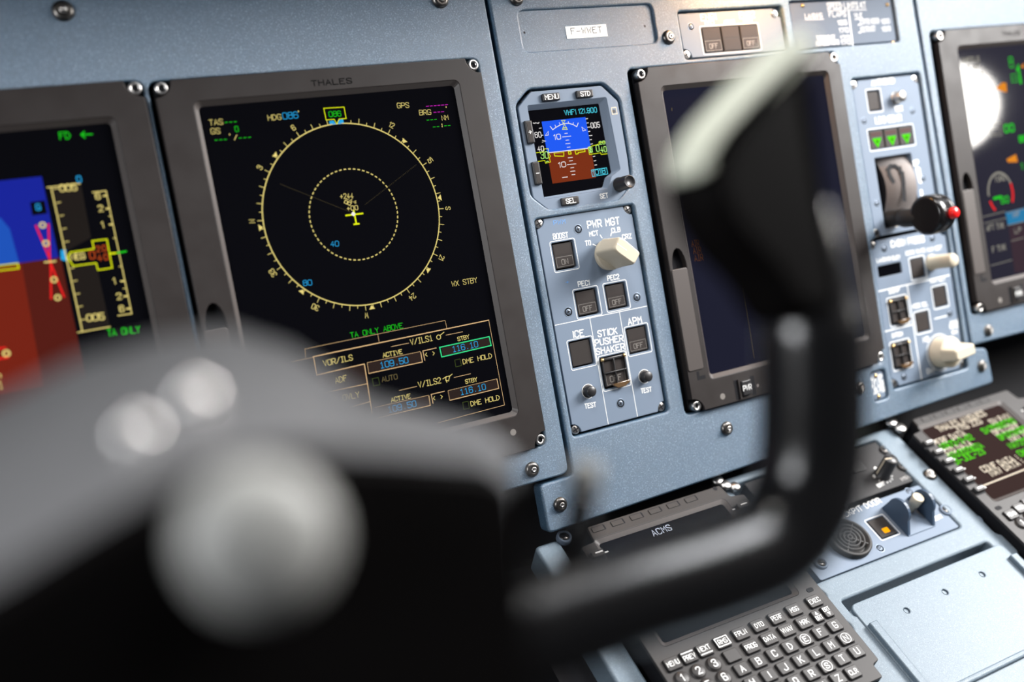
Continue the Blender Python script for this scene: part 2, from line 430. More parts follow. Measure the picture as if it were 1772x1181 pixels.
def testknob(T, bx, by, cx, cy, z, r, hgt, m=None, m2=None):
    a = MB(); a.lathe(bx, by, [(r*1.25, z), (r*1.2, z+.6), (r*1.02, z+.6), (r, z+1), (r, z+hgt-.6), (r*.85, z+hgt), (0.01, z+hgt)], 24)
    return T.part('test_knob', a, m or satin)
ZP, ZM = -0.5, -2.5                                  # panel face, module face
#--SECTIONS--
# ------------------------------------------------------------------ panel structure
mA, mB, mC, mD, mE, mF, mG, mH = (Meas(k, ZM) for k in ('cA', 'cB', 'cC', 'cD', 'cE', 'cF', 'cG', 'cH'))
mM, mN = Meas('cM', ZM), Meas('cN', ZM)
f5 = Meas('f', ZP)
fx = lambda x: -186+(x+186)*.9922
fy = lambda y: -51.9+(y+51.9)*.9922
RS = lambda r: (fx(r[0]), fx(r[1]), fy(r[2]), fy(r[3]))
RP = lambda p: [(fx(x), fy(y)) for x, y in p]
DU = {1: (-300.0, -104.2, -163.0, 87.2), 2: (-99.0, 98.0, -163.0, 86.0), 3: (213.6, 398.6, -168.3, 71.2), 4: (507.6, 705.0, -150.5, 81.0)}
SCR = {1: (-281.0, -124.0, -140.0, 66.0), 2: (-77.2, 78.8, -137.0, 70.4), 3: (234.2, 382.6, -145.3, 54.8), 4: (531.0, 680.0, -127.2, 64.6)}
pm_rect = RS((122.8, 197.4, -162.5, -19.2))
isfd_poly = [mA(*p) for p in ((190,100),(815,47),(962,185),(1050,700),(1068,850),(1030,990),(955,1080),(368,1165),(212,1045),(78,240))]
rec_rect = mM.rect((78,100),(1215,50),(1245,370),(130,432))
eng_rect = mD.rect((410,108),(1190,62),(1240,395),(468,455))
eng_rect = (eng_rect[0], eng_rect[1], 76.2, eng_rect[3])
spd_rect = mN.rect((-60,8),(735,0),(775,362),(-20,415)); spd_rect = spd_rect[:2]+(76.6, spd_rect[3])
gear_rect = RS((417.4, 489.8, -73.0, 49.4))
cab_rect = RS((411.5, 494.4, -192.3, -76.0))
pla_rect = mG.rect((172,975),(262,945),(293,1128),(198,1160))

L = Thing('instrument_panel', 'blue hammered-paint panel carrying the two left-hand displays', 'instrument panel', c=(-140, -20, ZP))
a = MB(); a.plate(rrect(-420, fx(113.6), fy(-186.5), 150, 5), [rrect(*pad(DU[1], .3), 4), rrect(DU[2][0]-2.0, DU[2][1]+.5, DU[2][2]-.5, DU[2][3]+.5, 4)], -11, ZP, 1.3)
L.part('panel_sheet', a, paint)
for p, r in (((109, 19), 5.6), ((761, -1), 5.6), (Meas('cL')(150, 490), 5.0)):
    x, y = f5(*p) if p[0] > 105 else p
    if (x, y) == p: x, y = Meas('cL', ZP)(150, 490)
    fastener(L, x, y, ZP, r)
Cn = Thing('instrument_panel', 'blue hammered-paint centre panel between the left and right displays', 'instrument panel', c=(305, -40, ZP))
poly = RP([(91, -221.6), (523, -211.6), (520.5, -181.5), (504, -178.8), (501.2, -175.5), (495.2, 150), (116.6, 150), (116.6, -188.9), (91, -188.9)])
holes = [rrect(DU[3][0]-4.6, DU[3][1]+.5, DU[3][2]-.5, DU[3][3]+.5, 4), rrect(pm_rect[0]-1.6, pm_rect[1]+1.6, pm_rect[2]-1.6, pm_rect[3]+.4, 2.5), rpoly([(x+(1.6 if x > 158 else -1.6), y+(1.6 if y > -23 else -.1)) for x, y in isfd_poly], 3),
         rrect(*pad(rec_rect, .6), 4), rrect(*pad(eng_rect, 1.2), 2.5), rrect(*pad(spd_rect, 1.0), 2), rpoly(RP([(410.1, -193.8), (495.8, -193.8), (495.8, -74.6), (491.2, -74.6), (491.2, 50.8), (416.0, 50.8), (416.0, -74.6), (410.1, -74.6)]), 2.5), rrect(*pad(pla_rect, .8), 3)]
a = MB(); a.plate(rpoly(poly, 4), holes, -11, ZP, 1.5)
Cn.part('panel_sheet', a, paint)
a = MB(); a.box(rec_rect[0]-3, rec_rect[1]+3, rec_rect[2]-3, rec_rect[3]+3, -11.5, ZM)
a.use(1)
for p in ((135,278),(1160,223)): a.disc(*mM(*p), .8, ZM+.05)
o = Cn.part('recessed_plate', a, [paint, blk])
a = MB(); q = mM.rect((480,222),(828,213),(845,318),(497,325)); a.box(*q, ZM-.1, ZM+.3)
a.use(1).textpx('F-WWET', mM(537,292,ZM+.3), mM(797,277,ZM+.3), 3.9, ZM+.35, .42)
Cn.part('registration_sticker', a, [white2, ink], o, 'white sticker reading F-WWET')
mL5, mG5 = Meas('cL', ZP), Meas('cG', ZP)
for x, y in (f5(893,-3), Meas('cM', ZP)(1362,320), mL5(1393,228), mL5(330,715), mG5(985,677), mG5(940,920), mG5(102,1070)):
    fastener(Cn, x, y, ZP, 5.0)
Rt = Thing('instrument_panel', 'pale lit blue panel around the rightmost display', 'instrument panel', c=(640, -20, ZP))
a = MB(); a.plate(rpoly(RP([(503.6, -176.5), (820, -181), (820, 150), (497.6, 150)]), 4), [rrect(DU[4][0]-4.2, DU[4][1]+.5, DU[4][2]-.5, DU[4][3]+.5, 4)], -11, ZP, 1.5)
Rt.part('panel_sheet', a, paint)

a = MB(); a.box(-900, 1200, -700, 500, -62, -58); structure('wall_front', a, dark)
a = MB(); a.box(-900, 1200, -1000, 60, -705, -700); structure("floor", a, dark, Matrix.Identity(4))
G = Thing('glareshield', 'black hood running above the instrument panels', 'glareshield', c=(300, 165, 0))
a = MB(); a.box(-420, 820, 151, 175, -60, 70, 4, 6); G.part('hood', a, rub)
a = MB(); a.box(278, 322, 147, 151, 25, 45); G.part('flood_lamp', a, steel)

# ------------------------------------------------------------------ display units
def display(i, label, tabs='abcd', flap=True, pwr=None, brand=None, hook=None, gl=glass):
    x0, x1, y0, y1 = DU[i]; sx0, sx1, sy0, sy1 = SCR[i]
    T = Thing('display_unit', label, 'display', c=((x0+x1)/2, (y0+y1)/2, ZP), group=None)
    a = MB(); a.plate(notched(x0, x1, y0, y1, 9.5), [], -28, -1.5, .4); a.plate(rrect(x0+.2, x1-.2, y0+.2, y1-.2, 4), [], -28, -3.2, .4)
    T.part('housing', a, blk)
    lip = rrect(sx0-2.6, sx1+2.6, sy0-2.6, sy1+2.6, 3.5)
    hs = [lip]
    if hook:
        hx, hy = hook; fl = (hx-7.5, hx+5.5, y0+29 if i != 4 else y0+32, hy-8)
        hs.append([(hx+6*math.cos(t*math.pi/10), hy-9+15*math.sin(t*math.pi/10)) for t in range(11)])
    a = MB(); a.plate(notched(x0, x1, y0, y1, 9.5), hs, -1.6, 3.0, .5)
    b = T.part('bezel', a, bez)
    a = MB(); a.ring(lip, 2.9, rrect(sx0, sx1, sy0, sy1, 2.5), .1); T.part('screen_lip', a, lipm, b)
    a = MB(); a.box(sx0-1, sx1+1, sy0-1, sy1+1, -3, 0); s = T.part('screen', a, gl)
    for k, (px, py) in dict(a=(x0+4.2, y1-4.2), b=(x1-4.2, y1-4.2), c=(x1-4.2, y0+4.2), d=(x0+4.2, y0+4.2)).items():
        hexscrew(T, px, py, 2.2, 3.6)
    if hook:
        a = MB(); a.box(*fl, 2.9, 3.6, .4, 1.5); T.part('adjust_flap', a, lipm, b)
        a = MB(); x = hx-1; y = fl[2]-1.2
        a.box(x, x+2.2, y-6, y, 2.9, 3.05); a.box(x, x+7, y-6, y-3.4, 2.9, 3.06); T.part('latch_slot', a, blk, b)
    if pwr:
        px, py = pwr
        a = MB(); a.box(px-4.2, px+4.2, py-5.2, py+5.2, 2.5, 5.2, .6, .6); a.use(1).text('PWR', px, py, 3.6, 5.25, .5, 2.0, align='c')
        k = T.part('power_button', a, [satin, white])
        a = MB()
        for d in (-9.5, 5.5): a.box(px+d, px+d+3.4, py-7, py+7, 2.9, 3.15); 
        a.use(1).box(px-6.4, px-4.9, py-7, py+7, 2.9, 4.2); T.part('button_guard', a, [blk, bez], k)
        a = MB(); a.disc(px-21, py-2, 2.2, 3.05); a.use(1).disc(px+11.5, py-1, 1.2, 3.05); T.part('sensor_dots', a, [capl, quad], b)
    if brand:
        a = MB(); a.textpx('THALES', brand[0], brand[1], 3.0, 3.06, .6); T.part('maker_lettering', a, ink, b)
    return T, s
D1, S1 = display(1, 'leftmost display, half hidden, showing a blue and brown artificial horizon', hook=None)
D2, S2 = display(2, 'large display with a round compass rose and radio frequencies', brand=(Meas('f', 3)(540,149), Meas('f', 3)(609,144)), hook=Meas('c2', 3)(1460, 960))
D3, S3 = display(3, 'dim blue display behind the yoke grip with a PWR button', hook=Meas('cE', 3)(230, 480), pwr=Meas('cU', 3)(650, 655), gl=glass2)
D4, S4 = display(4, 'rightmost display reflecting a white light, showing engine dials', brand=(Meas('cH', 3)(705,280), Meas('cH', 3)(838,272)), hook=Meas('cT', 3)(122, 265), pwr=Meas('cT', 3)(440, 990), gl=glass3)
a = MB(); a.disc(*Meas('c7', 3)(1563, 880), 2.1, 3.05); D2.part('sensor_dots', a, capl)

# ---- navigation display
ZS = .06
def sub(T, name, mb, mats, par): return T.part(name, mb, mats, par)
RR = 54.0
a = MB(); a.stroke([(RR*math.cos(t*math.pi/60), RR*math.sin(t*math.pi/60)) for t in range(120)], .62, ZS, True)
for h in range(0, 360, 5):
    t = math.radians(90-(h-86)); ln = 3.1 if h % 10 == 0 else 1.7
    if abs(h-86) < 5: continue
    a.stroke([(RR*math.cos(t), RR*math.sin(t)), ((RR+ln)*math.cos(t), (RR+ln)*math.sin(t))],   .34, ZS)
for h, n in ((0,'N'),(30,'3'),(60,'6'),(120,'12'),(150,'15'),(180,'S'),(210,'21'),(240,'24'),(270,'W'),(300,'30'),(330,'33')):
    t = math.radians(90-(h-86)); a.text(n, (RR+6.2)*math.cos(t), (RR+6.2)*math.sin(t), 3.0, ZS, .36, 1.7, align='c', rot=t-math.pi/2)
for h in (86-45, 86+45, 86+87, 86+135, 86+180, 86-135, 86-90):
    t = math.radians(90-(h-86)); u_, v_ = Vector((math.cos(t), math.sin(t))), Vector((-math.sin(t), math.cos(t)))
    p = [u_*(RR+.6), u_*(RR+3)+v_*-1.9, u_*(RR+3)+v_*1.9]; a.quad2([(q.x, q.y) for q in p], ZS)
for i in range(60):
    t0, t1 = math.radians(i*6), math.radians(i*6+2.3)
    a.stroke([(RR/2*math.cos(t), RR/2*math.sin(t)) for t in (t0, (t0+t1)/2, t1)], .62, ZS)
sub(D2, 'compass_rose', a, Lc, S2)
a = MB(); m_ = Meas('f', 0)
for (ax, ay), (bx, by), n in (((608,368),(483,318),46), ((632,354),(722,284),40)):
    p, q = Vector(m_(ax, ay)), Vector(m_(bx, by))
    for i in range(n): c_ = p.lerp(q, i/n); a.quad2([(c_.x-.13, c_.y-.13), (c_.x+.13, c_.y-.13), (c_.x+.13, c_.y+.13), (c_.x-.13, c_.y+.13)], ZS)
sub(D2, 'dotted_tracks', a, Ldim, S2)
n3, n4, n5, n6, n7, nP = (Meas(k, 0) for k in ('c3', 'c4', 'c5', 'c6', 'c7', 'cP'))
a = MB()  # aircraft symbol and traffic marks
a.stroke([nP(415,678), nP(725,640)], .95, ZS); a.stroke([nP(560,585), nP(608,835)], .95, ZS); a.stroke([nP(565,842), nP(655,832)], .95, ZS)
a.use(1); c_ = nP(550,650); a.quad2([(c_[0], c_[1]-1.5), (c_[0]+1.5, c_[1]), (c_[0], c_[1]+1.5), (c_[0]-1.5, c_[1])], ZS+.02)
a.use(2); a.textpx('+00', nP(440,590), nP(640,570), 2.6, ZS, .34); a.textpx('+244', nP(312,368), nP(550,360), 2.9, ZS, .34); a.textpx('-44', nP(400,390), nP(600,465), 1.9, ZS, .3)
for d in (0, 62): a.stroke([nP(400+d,392+d*.45), nP(455+d,418+d*.45), nP(425+d,465+d*.45), nP(380+d,440+d*.45)], .36, ZS, True)
sub(D2, 'aircraft_symbol', a, [Ly, Lw, Lc], S2)
a = MB()  # headings and speeds
a.textpx('TAS', n3(155,412), n3(265,403), 3.0, ZS, .29, True); a.textpx('GS', n3(168,482), n3(243,478), 3.0, ZS, .29, True)
a.text('*', *n3(318,520), 2.6, ZS, .4, .9); a.stroke([n3(357,530), n3(377,490)], .36, ZS)
def dashes(mb, q, b, n, k, wd=.36):
    d = Vector(b)-Vector(q)
    for i in range(n): e0, e1 = Vector(q)+d*(i/n), Vector(q)+d*((i+k)/n); mb.stroke([(e0.x, e0.y), (e1.x, e1.y)], wd, ZS)
a.use(1)
for q, b in ((n3(280,388), n3(390,380)), (n3(198,533), n3(310,525)), (n3(395,516), n3(507,507))): dashes(a, q, b, 3, .55)
a.text('0', *n3(366,464), 3.0, ZS, .32, 1.8)
sub(D2, 'speed_readout', a, [Lc, Lg], S2)
a = MB(); a.textpx('HDG', n3(635,372), n3(742,362), 3.0, ZS, .29, True); a.text('*', *n3(880,330), 2.6, ZS, .4, .9)
a.use(1); a.textpx('086', n3(757,362), n3(880,350), 3.6, ZS, .34, True); sub(D2, 'heading_readout', a, [Lc, Lb], S2)
a = MB(); a.use(1).textpx('086', n3(1133,342), n3(1230,335), 3.0, ZS, .34, True)
a.use(3); a.quad2([n3(1137,408), n3(1190,404), n3(1167,372), n3(1131,376)], ZS); a.quad2([n3(1200,402), n3(1253,398), n3(1246,362), n3(1212,366)], ZS)
a.use(4); a.stroke([n3(*p) for p in ((1087,272),(1253,262),(1270,355),(1212,360),(1195,398),(1172,362),(1107,367))], .45, ZS+.02, True)
sub(D2, 'heading_box', a, [Lc, Lg, Lm, Lb, Ly], S2)
a = MB(); a.textpx('GPS', n4(415,270), n4(510,265), 3.0, ZS, .29, True); a.textpx('BRG', n4(597,328), n4(690,322), 3.0, ZS, .29, True)
a.textpx('NM', n4(780,370), n4(832,365), 2.9, ZS, .29, True); a.text('*', *n4(812,293), 2.6, ZS, .4, .9); a.stroke([n4(777,400), n4(778,406)], .5, ZS); a.stroke([n4(779,416), n4(780,424)], .5, ZS)
a.use(1); dashes(a, n4(655,369), n4(748,361), 3, .55); dashes(a, n4(706,425), n4(768,420), 2, .58); dashes(a, n4(797,416), n4(858,411), 2, .58)
a.use(2); dashes(a, n4(650,256), n4(836,241), 6, .6, .42); dashes(a, n4(712,305), n4(805,298), 3, .6, .42)
sub(D2, 'navigation_readout', a, [Lc, Lg, Lm], S2)
a = MB(); a.textpx('WX STBY', n6(733,648), n6(955,610), 3.1, ZS, .3, True); sub(D2, 'weather_mode', a, Lc, S2)
a = MB(); a.textpx('TA ONLY ABOVE', n7(432,222), n7(795,152), 3.0, ZS, .34, True); sub(D2, 'traffic_message', a, Lg, S2)
a = MB(); a.textpx('40', n5(887,293), n5(957,288), 3.0, ZS, .32, True); sub(D2, 'range_number', a, Lb, S2)
a = MB(); a.textpx('80', n5(643,641), n5(718,633), 3.0, ZS, .32, True); sub(D2, 'range_number', a, Lb, S2)
a = MB()  # radio tuning window
def ln(mb, m, pts, wd, closed=False): mb.stroke([m(*p) for p in pts], wd, ZS, closed)
ln(a, n7, [(170,352),(1392,98)], .55); ln(a, n7, [(172,352),(196,478),(525,404),(580,742)], .5); ln(a, n7, [(222,606),(545,541)], .42); ln(a, n7, [(235,755),(565,664)], .42)
ln(a, n7, [(1392,98),(1502,690),(1040,812)], .26); ln(a, n7, [(118,356),(113,298),(1088,100),(1100,152)], .2); ln(a, n7, [(618,195),(628,247)], .2)
ln(a, n7, [(20,385),(168,356)], .2)
for q in (((713,283),(835,258)), ((1095,203),(1210,179)), ((770,588),(890,560)), ((1150,498),(1265,472))): ln(a, n7, q, .26)
for q in ([(926,316),(918,322),(930,390),(556,470)], [(983,620),(975,626),(985,692),(612,778)], [(1456,506),(1449,510),(1462,574),(1122,657)]): ln(a, n7, q[1:], .42)
for q in ([(545,395),(915,317)], [(545,395),(556,470)], [(600,704),(972,622)], [(1108,590),(1450,507)], [(1108,590),(1120,655)]): ln(a, n7, q, .2)
ln(a, n7, [(947,378),(933,313),(1026,292)], .42); ln(a, n7, [(1004,678),(991,616),(1083,594)], .42)
a.use(1)
for q in ([(545,395),(917,318),(928,388),(555,468)], [(602,704),(972,624),(984,690),(613,775)], [(1108,590),(1450,508),(1460,571),(1120,655)], [(1064,292),(1395,220),(1405,275),(1072,350)], [(212,480),(523,410),(543,535),(235,600)], [(238,610),(547,548),(565,660),(255,735)]):
    n = a.add([(*n7(*p), ZS-.03) for p in q]); a.face((n+3, n+2, n+1, n))
a.use(2)
for t, p, q, h in (('VOR/ILS',(245,418),(445,376),3.2), ('ADF',(328,537),(408,517),3.2), ('ND OVLY',(290,674),(494,632),3.2), ('V/ILS1',(850,272),(1003,240),3.4), ('V/ILS2',(905,569),(1060,536),3.4), ('ACTIVE',(657,358),(790,331),2.5),
                   ('ACTIVE',(715,668),(848,640),2.5), ('STBY',(1178,244),(1257,226),2.4), ('STBY',(1232,541),(1312,524),2.4), ('DME HOLD',(1215,405),(1415,361),2.9), ('DME HOLD',(1270,698),(1468,652),2.9), ('<',(950,352),(968,348),2.3), ('>',(1002,342),(1020,338),2.3), ('<',(1005,657),(1023,653),2.3), ('>',(1058,645),(1076,641),2.3)):
    if len(t) == 1: a.text(t, *n7(*p), h, ZS+.02, .36, 1.5)
    else: a.textpx(t, n7(*p), n7(*q), h, ZS+.02, .36, True)
c_ = n7(1043,217); a.stroke(circ(*c_, 1.35, 14), .42, ZS, True); ln(a, n7, [(1055,203),(1080,182)], .42)
c_ = n7(1103,505); a.stroke([n7(1095,492), n7(1120,488), n7(1112,522), n7(1092,518)], .42, ZS, True); ln(a, n7, [(1118,490),(1137,475)], .42); ln(a, n7, [(1072,508),(1094,494)], .42); ln(a, n7, [(1095,515),(1100,532)], .42)
a.use(3)
for t, p, q in (('109.50',(640,434),(832,394)), ('116.10',(1143,321),(1318,283)), ('109.50',(695,741),(888,697)), ('116.10',(1198,620),(1372,580))): a.textpx(t, n7(*p), n7(*q), 3.5, ZS+.02, .38, True)
a.use(4); ln(a, n7, [(1050,288),(1395,213),(1409,275),(1065,355)], .6, True)
a.use(5)
a.textpx('AUTO', n7(650,529), n7(757,507), 2.9, ZS, .34, True)
a.use(6)
for q in ([(1155,377),(1192,369),(1202,415),(1163,424)], [(1210,672),(1248,664),(1258,712),(1218,720)], [(580,507),(622,498),(634,548),(590,557)]):
    ln(a, n7, q, .3, True)
sub(D2, 'tuning_window', a, [Lbox, Lfill, Lc, Lb, Lteal, Ldim, glow('olive_box', sr('4c5c20'), .7)], S2)

# ---- primary flight display (left edge is out of the picture)
p2, p0 = Meas('c2', 0), Meas('cO', 0)
a = MB()
def poly3(mb, m, pts, z):
    q = [m(*p) for p in pts]
    A = sum(q[i][0]*q[(i+1) % len(q)][1]-q[(i+1) % len(q)][0]*q[i][1] for i in range(len(q)))
    mb.quad2(q if A > 0 else q[::-1], z)
hx0 = -262.0
r_ = p2(292,20); h_ = p2(400,575); g_ = p2(520,1160)
a.quad2([(hx0, h_[1]), (h_[0], h_[1]), (h_[0], r_[1]), (hx0, r_[1])], .03)
a.use(1).quad2([(hx0, -90), (h_[0]+1, -90), (h_[0]+1, h_[1]), (hx0, h_[1])], .03)
a.use(2); q_ = p2(130,610); qt = p2(0,290)
a.quad2([(hx0, h_[1]), (q_[0], h_[1]), (q_[0]-1, h_[1]+18), (qt[0], qt[1]-1), (hx0, qt[1])], .035)
a.use(3); qb = p2(185,900); a.quad2([(hx0, -65), (qb[0]-.5, -65), (q_[0]+1, h_[1]), (hx0, h_[1])], .035)
sub(D1, 'artificial_horizon', a, [Lsky, Lgnd, Lsky2, Lgnd2], S1)
a = MB(); a.use(1)
poly3(a, p2, [(348,92),(552,75),(620,440),(455,530)], .03); poly3(a, p2, [(478,640),(655,612),(750,1050),(555,1080)], .03)
a.use(0)
ln(a, p2, [(322,97),(545,72)], .55); ln(a, p2, [(348,95),(562,1082)], .6); ln(a, p2, [(530,1086),(750,1047)], .55)
ln(a, p2, [(630,130),(722,120),(898,957),(803,971)], .5)
for i, (x, y) in enumerate([(365,108),(385,203),(405,292),(423,381),(440,470),(478,650),(497,737),(515,825),(533,912),(552,1000)]): ln(a, p2, [(x,y),(x+(40 if i in (0,9) else 28),y-6)], .42)
for x, y in ((722,152),(740,240),(763,348),(840,735),(860,838),(880,922)): ln(a, p2, [(x-16,y+2),(x+5,y)], .8)
for x, y in ((752,293),(782,443),(822,636),(850,786)): ln(a, p2, [(x-10,y),(x+4,y)], .4)
for t, p, q in (('6',(655,178),(690,172)),('2',(675,262),(705,258)),('1',(700,372),(726,370)),('1',(780,755),(806,752)),('2',(800,862),(830,858)),('6',(818,946),(848,941))): a.text(t, *p2(*p), 3.2, .06, .5, 2.2)
a.textpx('005', p2(412,125), p2(525,115), 3.4, .06, .55, True); a.textpx('005', p2(595,1010), p2(712,996), 3.4, .06, .55, True); a.textpx('NEG', p2(485,592), p2(580,582), 3.0, .06, .55, True)
ln(a, p2, [(305,607),(378,600)], .8)
for x, y in ((290,354),(313,478),(368,726),(393,848)): a.stroke(circ(*p2(x,y), 1.35, 12), .75, .07, True)
sub(D1, 'altitude_scales', a, [Lc, Ltape], S1)
a = MB(); ln(a, p2, [(245,358),(345,600),(348,855)], .9); ln(a, p2, [(330,348),(340,600),(437,843)], .9)
sub(D1, 'ils_failure_cross', a, Lr, S1)
a = MB(); ln(a, p2, [(460,575),(480,540),(640,515),(628,462),(728,450),(765,645),(668,660),(655,612),(500,633)], .6, True); ln(a, p2, [(755,548),(800,543)], .9)
a.use(1); a.text('0', *p2(617,585), 4.0, .06, .55, 2.4); a.text('20', *p2(658,538), 3.0, .06, .45, 1.9, 3.2); a.text('40', *p2(670,598), 3.0, .06, .45, 1.9, 3.2)
a.use(2); ln(a, p2, [(800,543),(858,533)], .9)
a.use(3); a.quad2([(x, y) for x, y in (p2(415,590), p2(455,600), p2(450,520), p2(412,525))], .06)
sub(D1, 'altitude_readout', a, [Ly, Lo, Lg, Lb], S1)
a = MB(); ln(a, p2, [(-40,668),(128,648),(120,615),(-40,635)], .6); sub(D1, 'aircraft_reference', a, Ly, S1)
a = MB(); a.textpx('FD', p0(615,658), p0(720,650), 3.6, .06, .5, True); ln(a, p0, [(830,610),(942,605)], .65); ln(a, p0, [(860,580),(828,610),(868,642)], .65); sub(D1, 'mode_message', a, Lg, S1)
a = MB(); a.textpx('TA ONLY', p2(735,1110), p2(955,1085), 3.4, .06, .5, True); sub(D1, 'traffic_message', a, Lg, S1)
a = MB(); a.text('0', *p2(528,62), 3.2, .06, .5, 2.0); sub(D1, 'selected_altitude', a, Lb, S1)
a = MB(); a.use(1); poly3(a, p2, [(205,198),(305,185),(322,275),(220,288)], .045); a.use(0); a.text('G', *p2(250,252), 3.0, .06, .5, 2.0); sub(D1, 'mode_flag', a, [Lb, glass], S1)
a = MB(); f0 = Meas('f', 0); a.stroke(circ(*f0(11, 612), 1.5, 14), .9, .06, True); a.use(1); a.stroke([f0(-6, 604), f0(9, 602)], .9, .06); a.stroke([f0(-6, 622), f0(14, 619)], .9, .06); sub(D1, 'localizer_scale', a, [Lc, Lr], S1)
a = MB(); ln(a, p2, [(0, 1370), (6, 1390)], .6); a.text('1', *Meas('cO', 0)(5, 3210), 4, .06, .6, 2.2); sub(D1, 'lower_scale', a, Lc, S1)

# ---- centre and right display pages
a = MB(); e3 = Meas('cE', 0)
for k, (t, p, q) in enumerate((('AIR',(302,497),(338,492)), ('AIR',(297,465),(330,460)), ('AIR',(290,435),(322,430)))): a.textpx(t, e3(*p), e3(*q), 4.2, .06, .5, True)
a.use(1); ln(a, e3, [(498,545),(555,910)], .25); ln(a, Meas('cD', 0), [(365,828),(366,848)], .4)
sub(D3, 'page_text', a, [glow('dim_amber', sr('70401c'), .8), Ldim], S3)
a = MB(); t_, s_ = Meas('cT', 0), Meas('cS', 0)
a.textpx('WHEELS', s_(145,292), s_(325,270), 4.0, .06, .8); a.textpx('LF', s_(175,365), s_(232,358), 3.6, .06, .7); a.textpx('RF', s_(262,358), s_(325,350), 3.6, .06, .7); a.textpx('TQ', s_(285,438), s_(360,428), 3.6, .06, .7)
ln(a, s_, [(520,905),(545,900),(555,1030),(440,1045),(425,925),(545,905)], .5); ln(a, s_, [(455,965),(530,955),(535,1010),(468,1020)], .5, True)
ln(a, s_, [(395,715),(485,700)], .6); ln(a, s_, [(405,760),(455,752)], .6)
c_ = t_(338,348); a.stroke([(c_[0]+15*math.cos(math.radians(k)), c_[1]+17*math.sin(math.radians(k))) for k in range(20, 190, 10)], 1.8, .06)
a.textpx('TORQ', t_(302,278), t_(366,265), 4, .06, .7); a.textpx('AFT TNK', t_(250,590), t_(360,570), 4.5, .06, .8); a.textpx('F TNK', t_(288,728), t_(372,708), 4.5, .06, .8)
for q in (((225,500),(368,465)), ((235,540),(372,508)), ((275,812),(410,775)), ((380,555),(487,530)), ((405,655),(487,632)), ((380,475),(487,448))): ln(a, t_, q, .5)
a.use(1); poly3(a, s_, [(485,550),(560,490),(598,495),(605,590),(545,575)], .05); poly3(a, t_, [(375,132),(435,100),(447,150),(385,152)], .05); poly3(a, s_, [(745,330),(779,290),(779,345)], .05)
a.use(2); poly3(a, t_, [(290,375),(342,362),(346,380),(293,392)], .07); a.textpx('50', t_(342,415), t_(390,405), 5, .06, 1.0); a.textpx('00', s_(585,1000), s_(680,985), 6, .06, 1.4)
a.text('1', *s_(735,490), 14, .06, 3.0, 6); a.text('8', *s_(635,340), 9, .06, .8, 5); ln(a, s_, [(645,410),(700,400),(715,480),(655,488)], .6, True); ln(a, s_, [(650,450),(710,440)], .6); a.textpx('88', s_(735,1100), s_(790,1090), 5, .06, 1.2); a.text('1', *t_(475,195), 5, .06, 1, 2.5)
a.use(3); a.stroke([(c_[0]+15*math.cos(math.radians(k)), c_[1]+17*math.sin(math.radians(k))) for k in (-30, -15, 0, 20)], 2.2, .065); a.stroke([(c_[0]+15*math.cos(math.radians(k)), c_[1]+17*math.sin(math.radians(k))) for k in (200, 215, 228)], 2.2, .065)
a.use(4); poly3(a, t_, [(368,472),(510,437),(525,520),(385,555)], .04); a.use(5); poly3(a, t_, [(388,560),(520,528),(560,830),(428,860)], .04)
a.use(0); a.textpx('HP', t_(420,505), t_(458,495), 4, .06, .7); a.textpx('LP', t_(430,605), t_(470,595), 4, .06, .7)
sub(D4, 'engine_page', a, [glow('blurred_grey_text', sr('a8a498'), .75), glow('orange_pointer', sr('f09010'), .9), Lg, Lr, Lpan, glow('plum_pane', sr('33202c'), 1.0)], S4)
# ------------------------------------------------------------------ engine control panel
x0, x1, y0, y1 = eng_rect
E_ = Thing('engine_control_panel', 'small panel marked ENG1 and ENG2, lit warm orange at the top', 'control panel', c=((x0+x1)/2, (y0+y1)/2, ZM))
bt = mD.rect((592,212),(1026,186),(1040,380),(614,404)); n = 3; bw = (bt[1]-bt[0])/n
a = MB(); a.plate(notched(x0, x1, y0, y1, 6.5, 'bd'), [rrect(*bt, .8, 2)], -11, ZM, .35); E_.part('faceplate', a, face)
a = MB(); a.rectline(bt[0]-1, bt[1]+1, bt[2]-1, bt[3]+1, .5, ZM+.05, 1)
a.textpx('ENG1', mD(592,160), mD(708,150), 4.4, ZM+.05, .6); a.textpx('EEC1', mD(622,193), mD(692,187), 2.6, ZM+.05, .4)
a.textpx('ATPCS', mD(765,184), mD(850,178), 2.6, ZM+.05, .4); a.textpx('ENG2', mD(888,142), mD(1003,134), 4.4, ZM+.05, .6); a.textpx('EEC2', mD(917,175), mD(985,169), 2.6, ZM+.05, .4)
E_.part('legend', a, white)
for i in range(n): capbutton(E_, (bt[0]+bw*i+.2, bt[0]+bw*(i+1)-.2, bt[2], bt[3]), ZM, 'OFF' if i != 1 else None, side=.3, depth=1.2)
ringscrew(E_, *mD(512,207), ZM, 3.0); xscrew(E_, x0+2.2, y0+2.6, ZM-1, 2.9); xscrew(E_, *mD(1150,105), ZM-.5, 3.2)

